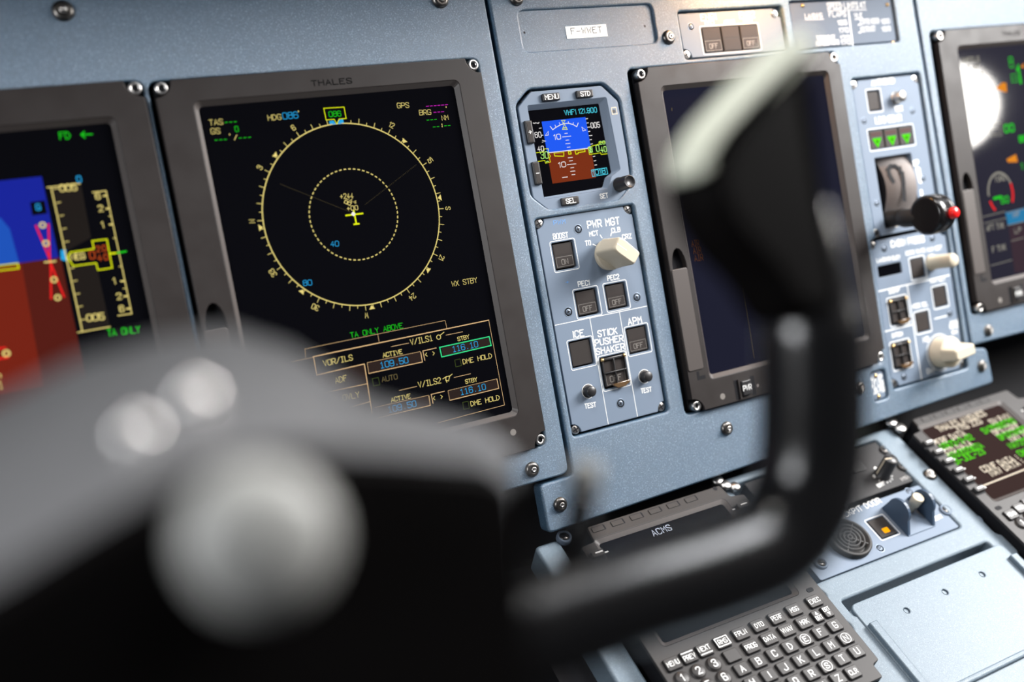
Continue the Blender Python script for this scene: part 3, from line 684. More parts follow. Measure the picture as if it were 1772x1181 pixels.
# ------------------------------------------------------------------ speed limit placard
x0, x1, y0, y1 = spd_rect
K = Thing('placard', 'engraved speed limits plate with brass screws above the display', 'placard', c=((x0+x1)/2, (y0+y1)/2, ZM))
a = MB(); a.box(x0, x1, y0, y1, -10, ZM, .3, 1.5); K.part('plate', a, plat)
a = MB()
a.textpx('SPEED LIMITS KT', mN(235,70), mN(535,62), 4.4, ZM+.05, .65); ln2 = lambda pts, wd=.45: a.stroke([mN(*p) for p in pts], wd, ZM+.05)
ln2([(235,84),(540,76)]); a.textpx('FLAPS', mN(250,132), mN(380,128), 3.6, ZM+.05, .55); a.textpx('LANDING', mN(62,145), mN(195,138), 3.4, ZM+.05, .5); ln2([(60,155),(205,150)])
a.textpx('VLE', mN(448,142), mN(508,138), 3.6, ZM+.05, .55); ln2([(448,152),(512,148)]); ln2([(400,90),(432,355)], 1.2)
for i, (x, y) in enumerate(((320,195),(332,255),(342,315),(348,352))): a.textpx('170'if i else '185', mN(x,y), mN(x+68,y-5), 3.2, ZM+.05, .6)
a.textpx('EXTENDED', mN(495,190), mN(640,180), 3.6, ZM+.05, .5); a.textpx('180', mN(660,185), mN(720,180), 3.2, ZM+.05, .55)
a.textpx('RETRACT', mN(500,250), mN(610,240), 3.6, ZM+.05, .5); a.textpx('160', mN(665,245), mN(728,238), 3.2, ZM+.05, .55); ln2([(475,195),(492,192)], .8); ln2([(480,255),(497,252)], .8)
a.textpx('TURBULENCE', mN(150,318), mN(295,308), 3.2, ZM+.05, .55); a.textpx('MANOEUVRING', mN(145,358), mN(325,345), 3.2, ZM+.05, .55)
K.part('legend', a, white)
for p in ((40,44),(702,37),(745,333)): 
    a = MB(); a.lathe(*mN(*p), [(1.5, ZM), (1.3, ZM+.7), (.01, ZM+.9)], 14); K.part('screw', a, gold)

# ------------------------------------------------------------------ standby instrument
T = Thing('standby_instrument', 'small standby flight display with horizon in an octagonal blue-grey bezel', 'flight instrument', c=(158, -23, ZM))
scr = [mA(*p) for p in ((178,262),(812,196),(925,815),(868,858),(846,944),(322,1030))]
out = [mA(*p) for p in ((160,225),(858,152),(982,790),(905,850),(872,965),(312,1055))]
scr_o, out_o = rpoly(scr, 1.0), rpoly(out, 1.0)
a = MB(); a.plate(rpoly(isfd_poly, 1.5), [out_o], -12, ZM+1.2, .5)
bz = T.part('bezel', a, face)
a = MB(); a.ring(out_o, ZM+1.2, scr_o, ZM-2.0); T.part('screen_lip', a, face, bz)
cxs = sum(p[0] for p in scr)/6; cys = sum(p[1] for p in scr)/6
a = MB(); a.prism([(cxs+(x-cxs)*1.03, cys+(y-cys)*1.03) for x, y in scr], -12, ZM-1.95); ss = T.part('screen', a, glass)
zs = ZM-1.95+.05; iA = Meas('cA', ZM-1.95)
a = MB()
skL, skR, hzL, hzR, bL, bR = iA(287,365), iA(683,320), iA(352,640), iA(735,600), iA(388,915), iA(772,860)
hz = (hzL[1]+hzR[1])/2; xl = (skL[0]+hzL[0]+bL[0])/3; xr = (skR[0]+hzR[0]+bR[0])/3; yt = (skL[1]+skR[1])/2; yb = (bL[1]+bR[1])/2
a.quad2([(xl, hz), (xr, hz), (xr, yt), (xl, yt)], zs); a.use(1).quad2([(xl, yb), (xr, yb), (xr, hz), (xl, hz)], zs)
T.part('artificial_horizon', a, [Lisky, Lignd], ss)
a = MB(); zz = zs+.04
LN = lambda pts, wd=.4, cl=False: a.stroke([iA(*p) for p in pts], wd, zz, cl)
LN([(350,640),(705,600)], .55)
for y, wdt in ((467,24),(495,74),(527,26),(558,40),(590,26),(682,40),(711,28),(742,78),(772,28),(803,40),(834,28)):
    cx_ = 511+(y-467)*.175; LN([(cx_-wdt/2, y+wdt*.055), (cx_+wdt/2, y-wdt*.055)], .4)
a.textpx('10', iA(410,523), iA(465,517), 3.3, zz, .45); a.textpx('10', iA(452,770), iA(510,763), 3.3, zz, .45)
LN([(370,405),(392,435),(418,415),(460,392),(495,380),(535,378),(575,390),(606,408),(618,375)], .5)
for q in (((412,392),(420,412)),((450,372),(457,392)),((530,362),(531,378)),((575,372),(570,390))): LN(q, .4)
LN([(352,450),(352,482),(325,486)], .4, True); LN([(650,412),(686,438),(660,446)], .4, True)
LN([(478,860),(500,857)], .5); LN([(505,857),(522,854)], .5)
for y in (338,375,412,450,487,524,562,672,711,748): cx_ = 686+(y-338)*.195; w_ = 26 if y in (412,487) else 16; LN([(cx_, y+1), (cx_+w_, y-2)], .45)
LN([(272,422),(290,420)], .4); LN([(298,545),(330,536),(300,528)], .4); LN([(218,375),(235,378),(240,372)], .5); LN([(248,375),(265,378),(270,370)], .5)
a.textpx('60', iA(238,505), iA(292,500), 3.4, zz, .45); LN([(294,484),(305,483)], .4); a.textpx('40', iA(262,628), iA(315,622), 3.2, zz, .45); a.textpx('005', iA(735,420), iA(812,412), 3.4, zz, .45)
T.part('scales', a, Lw, ss)
a = MB(); a.textpx('VHF1 121.900', iA(500,306), iA(785,278), 3.2, zz, .42); LN([(735,793),(870,773),(880,828),(745,850)], .4, True); a.textpx('1018', iA(755,838), iA(862,820), 3.2, zz, .42)
T.part('radio_readout', a, glow('pale_cyan', sr('50d8f0'), 1.0), ss)
a = MB(); LN([(240,640),(312,632),(308,607),(352,603),(358,650),(372,668),(362,685),(372,722),(328,732),(322,708),(250,718)], .4)
LN([(404,645),(410,668),(490,670),(490,636)], .5); LN([(404,645),(490,636)], .3); LN([(590,622),(598,652),(618,648),(618,638),(680,628),(676,612)], .5); LN([(590,622),(676,612)], .3); LN([(530,630),(552,628),(556,650),(534,652)], .5, True)
LN([(705,590),(805,562),(802,548),(858,545)], .4); LN([(705,590),(718,655),(818,640),(822,655),(875,648)], .4)
LN([(470,352),(502,350),(486,378)], .4, True); LN([(495,385),(478,432),(522,432)], .45, True); LN([(484,418),(515,416)], .5)
T.part('reference_symbols', a, Ly, ss)
a = MB(); a.textpx('30', iA(290,693), iA(355,688), 4.4, zz, .5); a.textpx('0', iA(782,628), iA(808,626), 4.2, zz, .5); a.textpx('40', iA(822,636), iA(872,630), 3.6, zz, .48); a.textpx('20', iA(808,566), iA(858,560), 2.0, zz, .45); LN([(335,722),(342,714),(355,718)], .5)
a.quad2([iA(*p) for p in ((712,642),(748,637),(742,588),(704,592))], zz-.01); T.part('speed_altitude_digits', a, glow('pale_green', sr('b4f47c'), 1.0), ss)
a = MB(); zz += .03; LN([(716,634),(712,600),(738,628),(735,594)], .45); T.part('negative_flag', a, ink, ss)
for t, c_, w_, h_ in (('MENU',(362,152),176,66), ('STD',(660,124),172,66), ('SEL',(532,1072),180,68), ('+',(172,462),72,194), ('-',(238,826),72,196)):
    px, py = mA(*c_); dx, dy = w_/5.133/2.62/2, h_/5.133/2.55/2
    a = MB(); a.box(px-dx, px+dx, py-dy, py+dy, ZM, ZM+3.2, .8, .8)
    o = T.part('push_key', a, satin)
    a = MB(); a.box(px-dx+1.2, px+dx-1.2, py-dy+1.0, py+dy-1.0, ZM+3, ZM+3.3, .2, .3)
    a.use(1); a.text(t, px, py, 3.0, ZM+3.36, .45, 2.0, align='c'); T.part('key_legend', a, [cap, white], o)
px, py = mA(930,270); a = MB(); a.rectline(px-1.9, px+1.9, py-2.2, py+2.2, .6, ZM+1.3); a.use(1).disc(px-.3, py-.3, 1.3, ZM+1.28); T.part('light_sensor', a, [cream, satin])
a = MB(); a.textpx('SET', mA(818,1047,ZM+1.2), mA(885,1036,ZM+1.2), 3.0, ZM+1.26, .5); T.part('legend', a, white)
px, py = mA(975,925); a = MB(); a.lathe(px, py, [(5.0, ZM+1), (5.0, ZM+2), (4.7, ZM+2.3), (4.5, ZM+14), (4.0, ZM+14.6), (3.7, ZM+14.6), (3.6, ZM+14.3), (.01, ZM+14.3)], 32)
T.part('set_knob', a, satin)
for x, y in ((205,110),(880,110),(130,195),(285,1098)): xscrew(T, *mA(x, y), ZM-1.5, 1.5, satin)

# ------------------------------------------------------------------ power management panel
x0, x1, y0, y1 = pm_rect
T = Thing('power_management_panel', 'blue-grey PWR MGT panel with a cream rotary selector and dark push-buttons', 'control panel', c=((x0+x1)/2, (y0+y1)/2, ZM))
W = dict(BOOST=mB.rect((248,402),(462,366),(503,635),(292,668)), PEC1=mB.rect((468,868),(690,828),(722,1085),(512,1122)), PEC2=mB.rect((762,808),(965,772),(1003,1020),(802,1056)),
  ICE=mC.rect((232,283),(440,237),(483,478),(277,532)), APM=mC.rect((763,158),(958,115),(998,357),(806,400)), PUSH=mC.rect((520,432),(755,374),(797,672),(575,722)))
a = MB(); a.plate(notched(x0, x1, y0, y1, 6.2), wells(W.values()), -11, ZM, .35); T.part('faceplate', a, face)
zl = ZM+.05; a = MB()
for k, r in W.items(): a.rectline(*pad(r, 1.1), .42, zl, 1.3)
def TX(t, p, q, h, m_, wd): a.textpx(t, m_(*p), m_(*q), h, zl, wd*1.22)
TX('PWR MGT', (605,255), (912,212), 4.6, mB, .62); TX('MCT', (622,334), (705,320), 3.0, mB, .42); TX('CLB', (838,299), (918,286), 3.0, mB, .42); TX('CRZ', (942,362), (1028,350), 3.0, mB, .42); TX('TO', (582,424), (632,417), 3.0, mB, .45)
TX('BOOST', (270,362), (412,343), 3.4, mB, .48); TX('PEC1', (512,823), (620,806), 3.2, mB, .46); TX('PEC2', (798,765), (908,747), 3.2, mB, .46)
for q in (((724,322),(740,348)), ((831,302),(826,328)), ((652,410),(682,424)), ((905,365),(930,352))): a.stroke([mB(*p) for p in q], .55, zl)
yl = (mB(400,1180)[1]+mB(1198,1003)[1])/2; xa, xb = mC(520,560)[0], mC(792,490)[0]
a.stroke([(x0+.6, yl), (x1-.6, yl)], .4, zl); a.stroke([(xa, yl), (xa, y0+.5)], .4, zl); a.stroke([(xb, yl), (xb, y0+.5)], .4, zl)
TX('ICE', (277,242), (378,224), 4.2, mC, .6); TX('STICK', (512,233), (687,202), 4.0, mC, .58); TX('PUSHER', (487,317), (742,270), 4.0, mC, .58); TX('SHAKER', (497,399), (756,347), 4.0, mC, .58)
TX('APM', (792,122), (915,99), 4.2, mC, .6); TX('TEST', (390,899), (490,881), 3.0, mC, .45); TX('TEST', (912,756), (1006,739), 3.0, mC, .45)
T.part('legend', a, white)
a = MB(); a.textpx('PWM', mB(272,222), mB(385,205), 2.6, zl, .4); a.textpx('+', mB(390,795), mB(420,790), 2.0, zl, .35); T.part('blue_marking', a, mat('blue_ink', (0.10, 0.28, 0.62), .5))
for k, t in (('BOOST','ON'),('PEC1','OFF'),('PEC2','OFF'),('APM','OFF')): capbutton(T, W[k], ZM, t)
capbutton(T, W['ICE'], ZM, plain=True)
def guarded(T, r, z, txt):
    o = capbutton(T, r, z, txt, side=1.4, depth=1.5)
    x0, x1, y0, y1 = r; g = MB()
    g.box(x0+.3, x1-.3, y1-2.6, y1-.8, z-1, z+1.6, .5); h = T.part('guard_hinge', g, satin)
    g = MB()
    for x in (x0+.2, x1-2.0): g.lathe(x, (y1-1.7), [(1.0, 0), (1.15, .4), (1.15, 1.4), (1.0, 1.8)], 12, 'x', z+1.4)
    T.part('hinge_pin', g, gold, h)
    g = MB(); w_ = x1-x0; mx = (x0+x1)/2
    for bx in ((x0+.6, x0+1.5), (mx-.4, mx+.4), (x1-1.5, x1-.6)): g.box(*bx, y0+2.2, y1-2.2, z+.4, z+1.6, .2)
    g.box(x0+.6, x1-.6, (y0+y1)/2-.4, (y0+y1)/2+.4, z+.4, z+1.7, .2)
    g.use(1).plate([(x0+w_*.25, y0+2.6), (x1-.8, y0+3.4), (x1-.2, y0+2.0), (x1-w_*.25, y0-.6), (x0+w_*.45, y0-.6)], [], z+.6, z+2.8, .5)
    T.part('switch_guard', g, [satin, amberu], h)
guarded(T, W['PUSH'], ZM, 'OFF')
for p in ((508,265),(413,1070),(1078,928)): ringscrew(T, *mB(*p), ZM, 3.3)
ringscrew(T, *mC(718,852), ZM, 3.3)
for px, py in ((x0+2.4, y1-2.6), (x1-2.6, y1-2.6), (x1-2.6, y0+2.6), (x0+2.6, y0+2.4)): xscrew(T, px, py, ZM-1.6, 3.1)
for b_, c_ in (((418,738),(445,735)), ((940,600),(965,600))):
    px, py = mC(*b_); o = testknob(T, px, py, *mC(*c_), ZM, 3.6, 5.2)
    a = MB(); a.stroke(circ(px, py, 4.7, 28), .4, zl, True); T.part('ring_marking', a, white)
# rotary selector: round skirt with a slab-shaped grip pointing at TO
def rotary(T, px, py, z, r, w, hg, ang, skirt, tip=1.0, marks=None, m=cream):
    a = MB(); a.lathe(px, py, [(r, z), (r, z+skirt), (r*.93, z+skirt+.8), (.01, z+skirt+.8)], 40)
    o = T.part('selector_skirt', a, m)
    b = MB(); ca, sa = math.cos(ang), math.sin(ang); L_ = r*.98
    def sec(k, zz, kl=1.0):
        p = rpoly([(-L_*kl, -w*k), (-L_*kl*.55, -w*k*1.15), (L_*.92*kl, -w*k*1.0), (L_*.92*kl, w*k*1.0), (-L_*kl*.55, w*k*1.15), (-L_*kl, w*k)], w*.35, 3)
        return [(px+x*ca-y*sa, py+x*sa+y*ca, zz) for x, y in p]
    rings = [sec(1.12, z+skirt, 1.0), sec(1.0, z+skirt+hg*.3, .98), sec(.94, z+hg*.92, .96), sec(.86, z+hg*.99, .93), sec(.70, z+hg*1.02, .85)]
    ids = [b.add(q) for q in rings]; nn = len(rings[0])
    for k in range(len(rings)-1):
        for i in range(nn): j = (i+1) % nn; b.face((ids[k]+i, ids[k]+j, ids[k+1]+j, ids[k+1]+i)); b.smooth.add(len(b.f)-1)
    b.face([ids[-1]+i for i in range(nn)])
    return T.part('selector_grip', b, m, o), o
kx, ky = mB(800,512); ang = math.atan2(mB(655,412)[1]-ky, mB(655,412)[0]-kx)+math.pi
gp, sk = rotary(T, kx, ky, ZM, 10.6, 5.4, 24, ang-.05, 3.0)
a = MB(); ca, sa = math.cos(ang), math.sin(ang); zc = ZM+24*1.02+.06
a.stroke([(kx-ca*9, ky-sa*9), (kx-ca*1, ky-sa*1)], .5, zc); T.part('pointer_line', a, white, gp)

# ------------------------------------------------------------------ landing gear panel
x0, x1, y0, y1 = gear_rect
T = Thing('landing_gear_panel', 'pale grey landing gear panel with three green arrows and a black wheel-shaped lever', 'control panel', c=((x0+x1)/2, (y0+y1)/2, ZM))
wa = mF.rect((220,212),(300,205),(322,333),(238,345)); wl = mF.rect((230,465),(512,432),(526,552),(246,588)); wq = mF.rect((276,642),(480,612),(545,880),(345,1098))
wq = (wq[0]-1, mF(520,760)[0]+1, mF(345,1098)[1]+.5, mF(380,626)[1])
a = MB(); a.plate(notched(x0, x1, y0, y1, 6.5, 'abd'), [rrect(*q, 1, 2) for q in (wa, wl, wq)], -12, ZM, .4); T.part('faceplate', a, face)
a = MB()
TX('ANTISKID', (255,178), (398,160), 4.0, mF, .75); TX('TEST', (402,343), (452,337), 3.4, mF, .6); TX('LDG GEAR', (280,420), (442,400), 4.4, mF, .75); TX('UP', (522,690), (552,686), 4.0, mF, .8)
for q in ((wa), (wl)): a.rectline(*pad(q, 1), .5, zl, 1)
poly3(a, mF, [(532,708),(548,695),(562,710),(574,800),(556,802)], zl); poly3(a, mF, [(560,845),(574,842),(580,880),(566,884)], zl)
T.part('legend', a, white)
capbutton(T, wa, ZM, None, side=.8)
xs = [wl[0]+(wl[1]-wl[0])*i/3 for i in range(4)]
for i in range(3):
    r_ = (xs[i]+.3, xs[i+1]-.3, wl[2], wl[3]); b_ = capbutton(T, r_, ZM, None, plain=True, side=.4, depth=1.5, parent_name='gear_light')
    mx = (r_[0]+r_[1])/2; my = r_[2]+(r_[3]-r_[2])*.36; a = MB(); zt = ZM-1.5+1.46
    a.box(r_[0]+2, r_[1]-2, my+5, r_[3]-2, zt-.2, zt+.05)
    a.use(1).plate(rpoly([(mx, my-4.6), (mx+5.2, my+3.2), (mx-5.2, my+3.2)], 1.2), [], zt-.1, zt+.1); a.use(2).quad2([(mx, my-1.2), (mx+1.3, my+1.2), (mx-1.3, my+1.2)], zt+.13)
    T.part('green_arrow', a, [mat('dull_red_window', (.05, .018, .015), .5, 0, .1) if i == 0 else bpy.data.materials['dull_red_window'], Lgb, ink], b_)
testknob(T, *mF(408,257), *mF(435,252), ZM, 4.3, 7, steel)
for p in ((203,405),(513,342),(580,772),(285,932)): ringscrew(T, *mF(*p), ZM, 2.9)
for px, py in ((x0+2.6, y1-3), (x1-3.4, y1-3.6), (x0+2.6, y0+3)): xscrew(T, px, py, ZM-1.2, 3.4)
# lever quadrant: curved plate with a hooked slot
qx0, qx1, qy0, qy1 = wq
a = MB(); a.box(qx0-.5, qx1+.5, qy0-.5, qy1+.5, -40, -30)
a.use(1); nseg = 10
for e0, e1 in ((qx0+5.5, qx1-.8),):
    pr = []
    for i in range(nseg+1):
        t = i/nseg; pr.append((qy1-(qy1-qy0)*t, -8.5+9*math.sin(math.pi*min(1, t*1.15+.02))*.9))
    b0 = a.add([(e0, y, z) for y, z in pr]+[(e1, y, z) for y, z in pr]+[(e0, y, -30) for y, z in pr])
    for i in range(nseg):
        a.k = 1; a.face((b0+i+1, b0+nseg+2+i, b0+nseg+1+i, b0+i)); a.smooth.add(len(a.f)-1)
        a.k = 0; a.face((b0+2*nseg+2+i, b0+2*nseg+3+i, b0+i+1, b0+i))
q_ = T.part('lever_quadrant', a, [blk, quad])
a = MB(); zq = 1.2
hk = [mF(*p, 0) for p in ((392,790),(372,755),(370,715),(392,690),(420,690),(440,705),(448,740),(455,800),(462,905))]
for i in range(len(hk)-1):
    t = (qy1-(hk[i][1]+hk[i+1][1])/2)/(qy1-qy0); zz = -8.5+8.1*math.sin(math.pi*min(1, t*1.15+.02))+.6
    a.stroke([hk[i], hk[i+1]], 4.2 if i > 4 else 3.6, zz+i*.03)
T.part('hook_slot', a, blk, q_)
a = MB(); qd = Meas('cF', -4); a.textpx('DOWN', qd(405,1080), qd(515,1055), 4.0, -4, .9); T.part('position_marking', a, cream, q_)
def sweep(mb, pts, rad, seg=14, capend=True, flat=1.0):
    ids = []; n = len(pts); V = [Vector(p) for p in pts]; up = Vector((0.31, 0.17, .94))
    for i in range(n):
        t = (V[min(i+1, n-1)]-V[max(i-1, 0)]).normalized()
        s_ = t.cross(up).normalized(); u_ = s_.cross(t).normalized()
        r = rad[i] if hasattr(rad, '__len__') else rad
        ids.append(mb.add([V[i]+s_*r*math.cos(2*math.pi*k/seg)+u_*r*flat*math.sin(2*math.pi*k/seg) for k in range(seg)]))
    for i in range(n-1):
        for k in range(seg):
            j = (k+1) % seg; mb.face((ids[i]+k, ids[i]+j, ids[i+1]+j, ids[i+1]+k)); mb.smooth.add(len(mb.f)-1)
    if capend:
        mb.face([ids[0]+k for k in range(seg)][::-1]); mb.face([ids[-1]+k for k in range(seg)])
def spline(pts, n=6):
    o = []; k = len(pts)
    for i in range(k-1):
        p = [Vector(pts[max(0, min(k-1, i+j))]) for j in (-1, 0, 1, 2)]
        for s_ in range(n):
            t = s_/n; o.append(.5*((2*p[1])+(-p[0]+p[2])*t+(2*p[0]-5*p[1]+4*p[2]-p[3])*t*t+(-p[0]+3*p[1]-3*p[2]+p[3])*t**3))
    o.append(Vector(pts[-1])); return o
hw = 38.0; wx, wy = Meas('cF', hw)(640, 1000); bx_, by_ = mF(378, 1040)
a = MB(); sweep(a, spline([(bx_+2, by_+2, -12), (bx_+3, by_+1, 6), ((bx_+wx)/2-3, (by_+wy)/2, hw*.42), (wx-1, wy, hw-9)]), [6.5]*6+[7.2]*6+[7]*7, 16)
lv = T.part('gear_lever', a, rub)
a = MB(); a.lathe(wx, wy, [(12.5, -8.2), (14.6, -7.0), (15, -5), (15, 2), (14.2, 2.4), (14.2, 3.4), (15, 3.8), (14.8, 5.4), (14.0, 5.8), (14.0, 6.8), (14.4, 7.2), (13.6, 9), (.01, 9.4)], 36, 'x', hw)
T.part('lever_wheel', a, mat('gloss_black_knob', (.012, .011, .011), .22), lv)
a = MB(); a.lathe(wx+3.5, wy-1.5, [(4.2, hw+12), (4.2, hw+17.6), (3.4, hw+18.6), (.01, hw+19)], 20); T.part('lock_button', a, red, lv, 'red button')

# ------------------------------------------------------------------ cabin pressure panel
x0, x1, y0, y1 = cab_rect
T = Thing('cabin_pressure_panel', 'blue-grey CABIN PRESS panel with two guarded switches and cream knobs', 'control panel', c=((x0+x1)/2, (y0+y1)/2, ZM))
we = mG.rect((230,243),(388,210),(400,286),(240,320)); w1 = mG.rect((448,193),(540,176),(560,310),(470,328)); w2 = mG.rect((602,388),(692,370),(712,505),(622,524)); w3 = mG.rect((484,560),(575,542),(592,676),(502,696))
wg1 = mG.rect((300,470),(420,440),(445,618),(325,645)); wg2 = mG.rect((320,770),(440,740),(462,918),(345,945))
WS = (we, w1, w2, w3, wg1, wg2)
a = MB(); a.plate(notched(x0, x1, y0, y1, 6.5), [rrect(*q, .8, 2) for q in WS], -12, ZM, .4); T.part('faceplate', a, face)
a = MB()
for q in WS[1:]: a.rectline(*pad(q, 1.1), .7, zl, 1.2)
TX('CABIN PRESS', (325,110), (548,72), 4.6, mG, .8); TX('LANDING ELEV', (228,215), (384,188), 2.8, mG, .5); TX('DESC RATE', (425,165), (555,142), 2.8, mG, .5); TX('MAN SET', (570,140), (668,122), 2.8, mG, .5)
TX('DUMP', (312,428), (380,412), 3.0, mG, .6); TX('DITCH', (332,727), (400,712), 3.0, mG, .6); TX('MAN ALT', (592,355), (690,335), 3.0, mG, .6); TX('MODE SEL', (470,528), (572,508), 3.0, mG, .55)
TX('MAN', (728,640), (775,630), 3.0, mG, .7); TX('RATE', (725,665), (778,655), 3.0, mG, .7); TX('KN', (740,705), (775,697), 3.0, mG, .7); TX('NO', (543,757), (578,750), 3.6, mG, .7); TX('DN', (570,972), (612,962), 3.4, mG, .6)
for q in (((238,412),(720,300)), ((432,372),(530,1010)), ((282,690),(465,634)), ((620,600),(702,577))):
    p, r_ = mG(*q[0]), mG(*q[1]); 
    if abs(p[0]-r_[0]) > abs(p[1]-r_[1]): p, r_ = (p[0], (p[1]+r_[1])/2), (r_[0], (p[1]+r_[1])/2)
    else: p, r_ = ((p[0]+r_[0])/2, p[1]), ((p[0]+r_[0])/2, r_[1])
    a.stroke([p, r_], .8, zl)
T.part('legend', a, white)
a = MB(); a.box(we[0]+.2, we[1]-.2, we[2]+.2, we[3]-.2, -11, ZM-1); T.part('elevation_readout', a, glass)
for q in (w1, w2, w3): capbutton(T, q, ZM, None, side=.6, depth=1.8)
guarded(T, wg1, ZM, None); guarded(T, wg2, ZM, None)
for p in ((275,122),(603,52),(722,562),(410,995)): ringscrew(T, *mG(*p), ZM, 3.2)
for px, py in ((x0+3, y1-3), (x1-3, y0+3), (x0+3, y0+3)): xscrew(T, px, py, ZM-1.6, 3.3)
px, py = mG(598,215); a = MB(); a.lathe(px, py, [(6.6, ZM), (6.6, ZM+1), (5.6, ZM+1.5), (5.4, ZM+21), (4.6, ZM+22), (.01, ZM+22)], 28); T.part('rate_knob', a, cream)
px, py = mG(655,826); rotary(T, px, py, ZM, 12.5, 4.6, 25, .08, 11, m=cream)
a = MB(); a.stroke(circ(px, py, 14.6, 32), .6, zl, True); T.part('ring_marking', a, white)

x0, x1, y0, y1 = pla_rect
T = Thing('placard', 'little rounded plate with brass screws between yoke and cabin pressure switches', 'placard', c=((x0+x1)/2, (y0+y1)/2, ZM))
a = MB(); a.box(x0, x1, y0, y1, -11, ZM, .3, 3); T.part('plate', a, face)
a = MB(); TX('MAX DP', (178,1030), (262,1008), 3.8, mG, .65); TX('AT LDG', (190,1070), (272,1048), 3.8, mG, .65); TX('.35 PSI', (200,1112), (280,1090), 3.8, mG, .65); T.part('legend', a, white)
for p in ((215,988),(237,1127)): a = MB(); a.lathe(*mG(*p), [(1.6, ZM), (1.4, ZM+.7), (.01, ZM+.9)], 14); T.part('screw', a, gold)
# ------------------------------------------------------------------ pedestal
ZD = -9.0                                             # pedestal top, below the keyboards' faces
q_ = lambda k, h=ZD: Meas(k, h, True)
qV, qI, qJ, qK, qW, qX, qY, qZ, qR, q1 = (q_(k) for k in ('cV', 'cI', 'cJ', 'cK', 'cW', 'cX', 'cY', 'cZ', 'cR', 'c1'))
T1, T2 = (104.0, 238.3, -163.5, -1.5), (409.5, 546.0, -165.0, 3.0)
rad = (254.0, qX(545,425)[0], qX(1065,930)[1]+1.0, qX(460,360)[1])
dor = (qW(135,1010)[0]-4, qW(1740,440)[0]+.5, (qW(350,1090)[1]+qW(1740,440)[1])/2, qW(400,300)[1])
tl, tr = qJ(250,755), qJ(1090,385)
Pd = Thing('centre_pedestal', 'blue hammered-paint console frame around the keyboards and small panels', 'console', DF, ((T1[1]+T2[0])/2, -90, ZD))
ribL, ribR = rad[1]+.8, qX(840,330)[0]
slot = (qJ(215,740)[0]+1, qJ(1040,372)[0], tl[1]-1.0, (qJ(215,730)[1]+qJ(1040,365)[1])/2)
ct = (T1[1]-8, rad[1]+1.0, dor[2]-1.0, rad[3]+1.2)
a = MB()
sc1 = [(T1[1]+k, y) for k, y in ()]
outer = rpoly([(T1[1]-6, 8), (T1[1]-6, -420), (ribR+2, -420), (ribR+2, -122), (ribR+8, -122), (ribR+8, -108), (ribR, -104), (ribR, 8)], 3)
a.plate(outer, [rrect(ct[0]+9, ct[1], ct[2], ct[3], 3), rrect(slot[0]+1, slot[1]-1, slot[2]-6, slot[3]-.5, 2)]+[circ(T1[1]+2.4, min(-98, qK(*p)[1]), 5.2, 18) for p in ((1255,150), (1462,372))], ZD-22, ZD, 1.8)
Pd.part('frame', a, trayp)
a = MB(); a.box(T1[1]-6, ribR, -420, 8, ZD-40, ZD-21); a.use(1).box(60, T1[1]-7, -420, 5, ZD-40, ZD-24); a.box(ribR-2, 600, -420, 8, ZD-50, ZD-30); Pd.part('under_tray', a, [trayp, blk])
a = MB(); a.box(T1[0]-22, T1[0]-4, -230, 4, ZD-30, ZD-3, 2, 3); Pd.part('side_rail', a, trayp)
a = MB(); a.box(T1[0]-16, T1[1]+4, -420, T1[2]-2, ZD-20, ZD-4, 1.5, 3); a.box(T2[0]-6, T2[1]+30, -420, T2[2]-2, ZD-20, ZD-2, 1.5, 3); Pd.part('lower_cover', a, trayp)
def dzus(T, x, y, z, r=4.6, m=None):
    a = MB(); a.lathe(x, y, [(r, z-3), (r, z), (r*.86, z+.7), (r*.72, z+.7), (r*.68, z-.5), (.01, z-.5)], 26)
    o = T.part('quarter_turn_fastener', a, m or face)
    a = MB(); a.lathe(x, y, [(r*.62, z-.6), (r*.6, z+.1), (.01, z+.1)], 20); a.use(1).stroke([(x-r*.4, y+r*.15), (x+r*.4, y-r*.15)], r*.26, z+.15); T.part('slotted_head', a, [gun, blk], o)
for p, k in (((780,585), qY), ((1090,880), qY)): dzus(Pd, k(*p)[0], k(*p)[1], ZD-1)
for p in ((1255,150), (1462,372)): x, y = qK(*p); dzus(Pd, x+1, y, ZD-6)
fastener(Pd, *qI(830,800), ZD, 5.2)
for p, r in (((650,140),5.5), ((790,235),5.0)): x, y = qX(*p); a = MB(); a.lathe(x, y, [(r*.5, ZD-4), (r*.5, ZD+3), (r, ZD+3.4), (r, ZD+5), (r*.8, ZD+6), (.01, ZD+6.3)], 22); Pd.part('bolt', a, steel)
x, y = qX(650,300); dzus(Pd, x, y, ZD-3, 4.6)
for p, r in (((1325,75),4.6), ((1385,112),4.2), ((1460,125),4.0)):
    x, y = qV(*p); a = MB(); a.lathe(x, y, [(r*.5, ZD-4), (r*.5, ZD+2), (r, ZD+2.4), (r, ZD+4), (r*.8, ZD+5), (.01, ZD+5.3)], 22); Pd.part('bolt', a, steel)
x, y = qV(165,475); dzus(Pd, x, y, ZD-1, 5.2)

